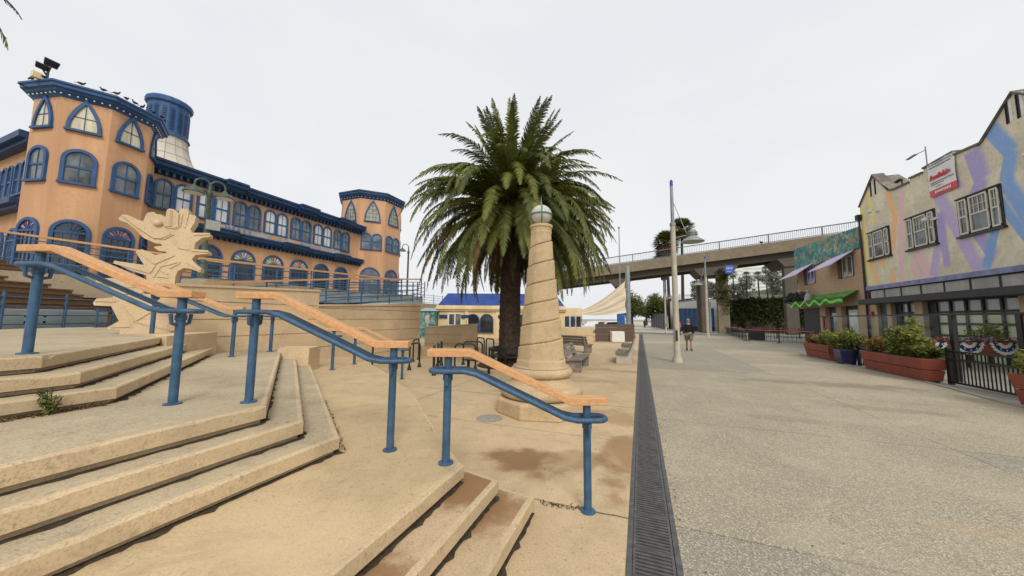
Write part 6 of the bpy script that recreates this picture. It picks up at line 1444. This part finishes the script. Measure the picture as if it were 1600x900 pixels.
# ------------------------------------------------------------------ people
def skin_mesh(name, verts, edges, radii, mat, parent, sub=2):
    me = bpy.data.meshes.new(name); me.from_pydata(verts, edges, []); o = bpy.data.objects.new(name, me); COL.objects.link(o)
    sk = o.modifiers.new('skin','SKIN'); me.skin_vertices.new() if not me.skin_vertices else None
    for i, r in enumerate(radii):
        r = r if isinstance(r, tuple) else (r,r); me.skin_vertices[0].data[i].radius = r
    me.skin_vertices[0].data[0].use_root = True
    sb = o.modifiers.new('sub','SUBSURF'); sb.levels = sub; sb.render_levels = sub
    dgp = bpy.context.evaluated_depsgraph_get(); dgp.update()
    m2 = bpy.data.meshes.new_from_object(o.evaluated_get(dgp)); bpy.data.objects.remove(o)
    m2.materials.clear(); m2.materials.append(mat)
    for p in m2.polygons: p.use_smooth = True
    o = bpy.data.objects.new(name, m2); COL.objects.link(o); o.parent = parent; return o
def person(label, loc, rz, top, bottom, skin, hairc, stride=.16, shorts=True, s=1.):
    t = thing('person', label, 'person', (0,0,0))
    sm = M('skin', skin, .6, .1, 8, bmp=0)
    # pelvis 0, waist, chest, neck, head; arms; legs mid stride (facing -Y)
    vv = [(0,0,.95),(0,0,1.1),(0,.01,1.32),(0,.01,1.45),(0,-.01,1.53),(0,-.02,1.63),(0,-.015,1.72)]
    rr = [(.15,.11),(.145,.105),(.165,.115),(.09,.07),(.055,.055),(.082,.095),(.07,.08)]
    ee = [(0,1),(1,2),(2,3),(3,4),(4,5),(5,6)]
    for sd, st in ((1,1),(-1,-1)):
        b = len(vv); y = stride*st
        vv += [(sd*.185,.01,1.41),(sd*.235,.03+.05*st,1.13),(sd*.24,-.05+.10*st,.90),(sd*.24,-.075+.11*st,.82),(sd*.238,-.085+.11*st,.745)]
        rr += [.062,.05,.038,(.04,.025),(.03,.018)]; ee += [(3,b),(b,b+1),(b+1,b+2),(b+2,b+3),(b+3,b+4)]
        c = len(vv)
        vv += [(sd*.095,-.25*y,.88),(sd*.10,-.55*y-.02,.50),(sd*.10,-.75*y+(.06 if st < 0 else 0),.10),(sd*.10,-.75*y+(.04 if st < 0 else -.02),.045),(sd*.115,-.75*y-.15,.03)]
        rr += [.095,.062,.04,(.042,.04),(.042,.026)]; ee += [(0,c),(c,c+1),(c+1,c+2),(c+2,c+3),(c+3,c+4)]
    body = skin_mesh('body', vv, ee, rr, sm, t)
    for sd, st in ((1,1),(-1,-1)):      # fingers
        b = V((sd*.238,-.085+.11*st,.745))
        for j, L in enumerate((.075,.085,.08,.065)):
            mb = MB(); q = b+V((0,-.03+.02*j,-.01)); mb.tube([q, q+V((-sd*.004,-.004,-L*.55)), q+V((-sd*.018,-.012,-L))], [.009,.008,.006], 6); mb.build('finger', sm, body, True, local=True)
        mb = MB(); q = b+V((-sd*.005,-.045,.03)); mb.tube([q, q+V((-sd*.01,-.03,-.03)), q+V((-sd*.015,-.035,-.06))], [.011,.009,.007], 6); mb.build('thumb', sm, body, True, local=True)
    mb = MB(); mb.ball((0,-.112,1.635), .016, 6, sy=1.2, sz=1.5); 
    mb.build('nose', sm, body, True, local=True)
    for sd in (-1,1):
        mb = MB(); mb.ball((sd*.033,-.097,1.665), .011, 6); mb.build('eye', m_char, body, True, local=True); mb = MB(); mb.ball((sd*.088,-.01,1.645), .026, 6, sx=.4); mb.build('ear', sm, body, True, local=True)
    mb = MB(); mb.ball((0,-.1,1.59), .022, 6, sy=.35, sz=.3); mb.build('mouth', M('lips',(.3,.12,.1),.6,.1,5), body, True, local=True)
    mb = MB(); mb.ball((0,.012,1.71), .098, 12, sx=.95, sy=1.05, sz=.78); mb.build('hair', hairc, t, True, local=True)
    jv = [vv[0],(0,0,1.1),vv[2],(0,.01,1.44)]; jr = [(.19,.145),(.185,.14),(.20,.145),(.10,.085)]; je = [(0,1),(1,2),(2,3)]
    for k in (7,17):
        b = len(jv); jv += [vv[k],vv[k+1],tuple(V(vv[k+2])+V((0,0,.03)))]; jr += [.085,.074,.06]; je += [(3,b),(b,b+1),(b+1,b+2)]
    skin_mesh('jacket', jv, je, jr, top, t)
    sv = [(0,0,.98)]; sr = [(.165,.125)]; se = []
    for k in (12,22):
        b = len(sv); sv += [vv[k], tuple(V(vv[k]).lerp(V(vv[k+1]), .95 if shorts else 1.0))]; sr += [.118,.105]; se += [(0,b),(b,b+1)]
        if not shorts: sv.append(vv[k+2]); sr.append(.07); se.append((b+1,b+2))
    skin_mesh('shorts' if shorts else 'trousers', sv, se, sr, bottom, t)
    for k in (14,24):
        skin_mesh('shoe', [tuple(V(vv[k])+V((0,0,.06))), vv[k+1], vv[k+2]], [(0,1),(1,2)], [.05,(.055,.05),(.05,.036)], m_char, t)
    place(t, loc, rz, None, s); return t
m_jk = M('black_jacket', (.012,.013,.017), .8, .3, 6); m_sh = M('khaki_shorts', (.20,.165,.135), .85, .2, 6); m_hair = M('hair_dark', (.03,.02,.014), .7, .3, 20)
person('person walking towards the camera in a black jacket and khaki shorts', (2.62,21.95,.0), -.05, m_jk, m_sh, (.42,.23,.15), M('hair_grey',(.25,.19,.15),.7,.2,20), s=1.04)
person('person in an orange red shirt standing far behind the lamp post', (4.05,42.0,0), .3, M('orange_shirt',(.70,.13,.06),.8,.15,6), m_char, (.4,.22,.14), m_hair, stride=.03, shorts=False)
person('distant person in dark clothes walking on the far path', (.9,75.3,0), PI, m_char, m_char, (.35,.2,.13), m_hair, shorts=False)
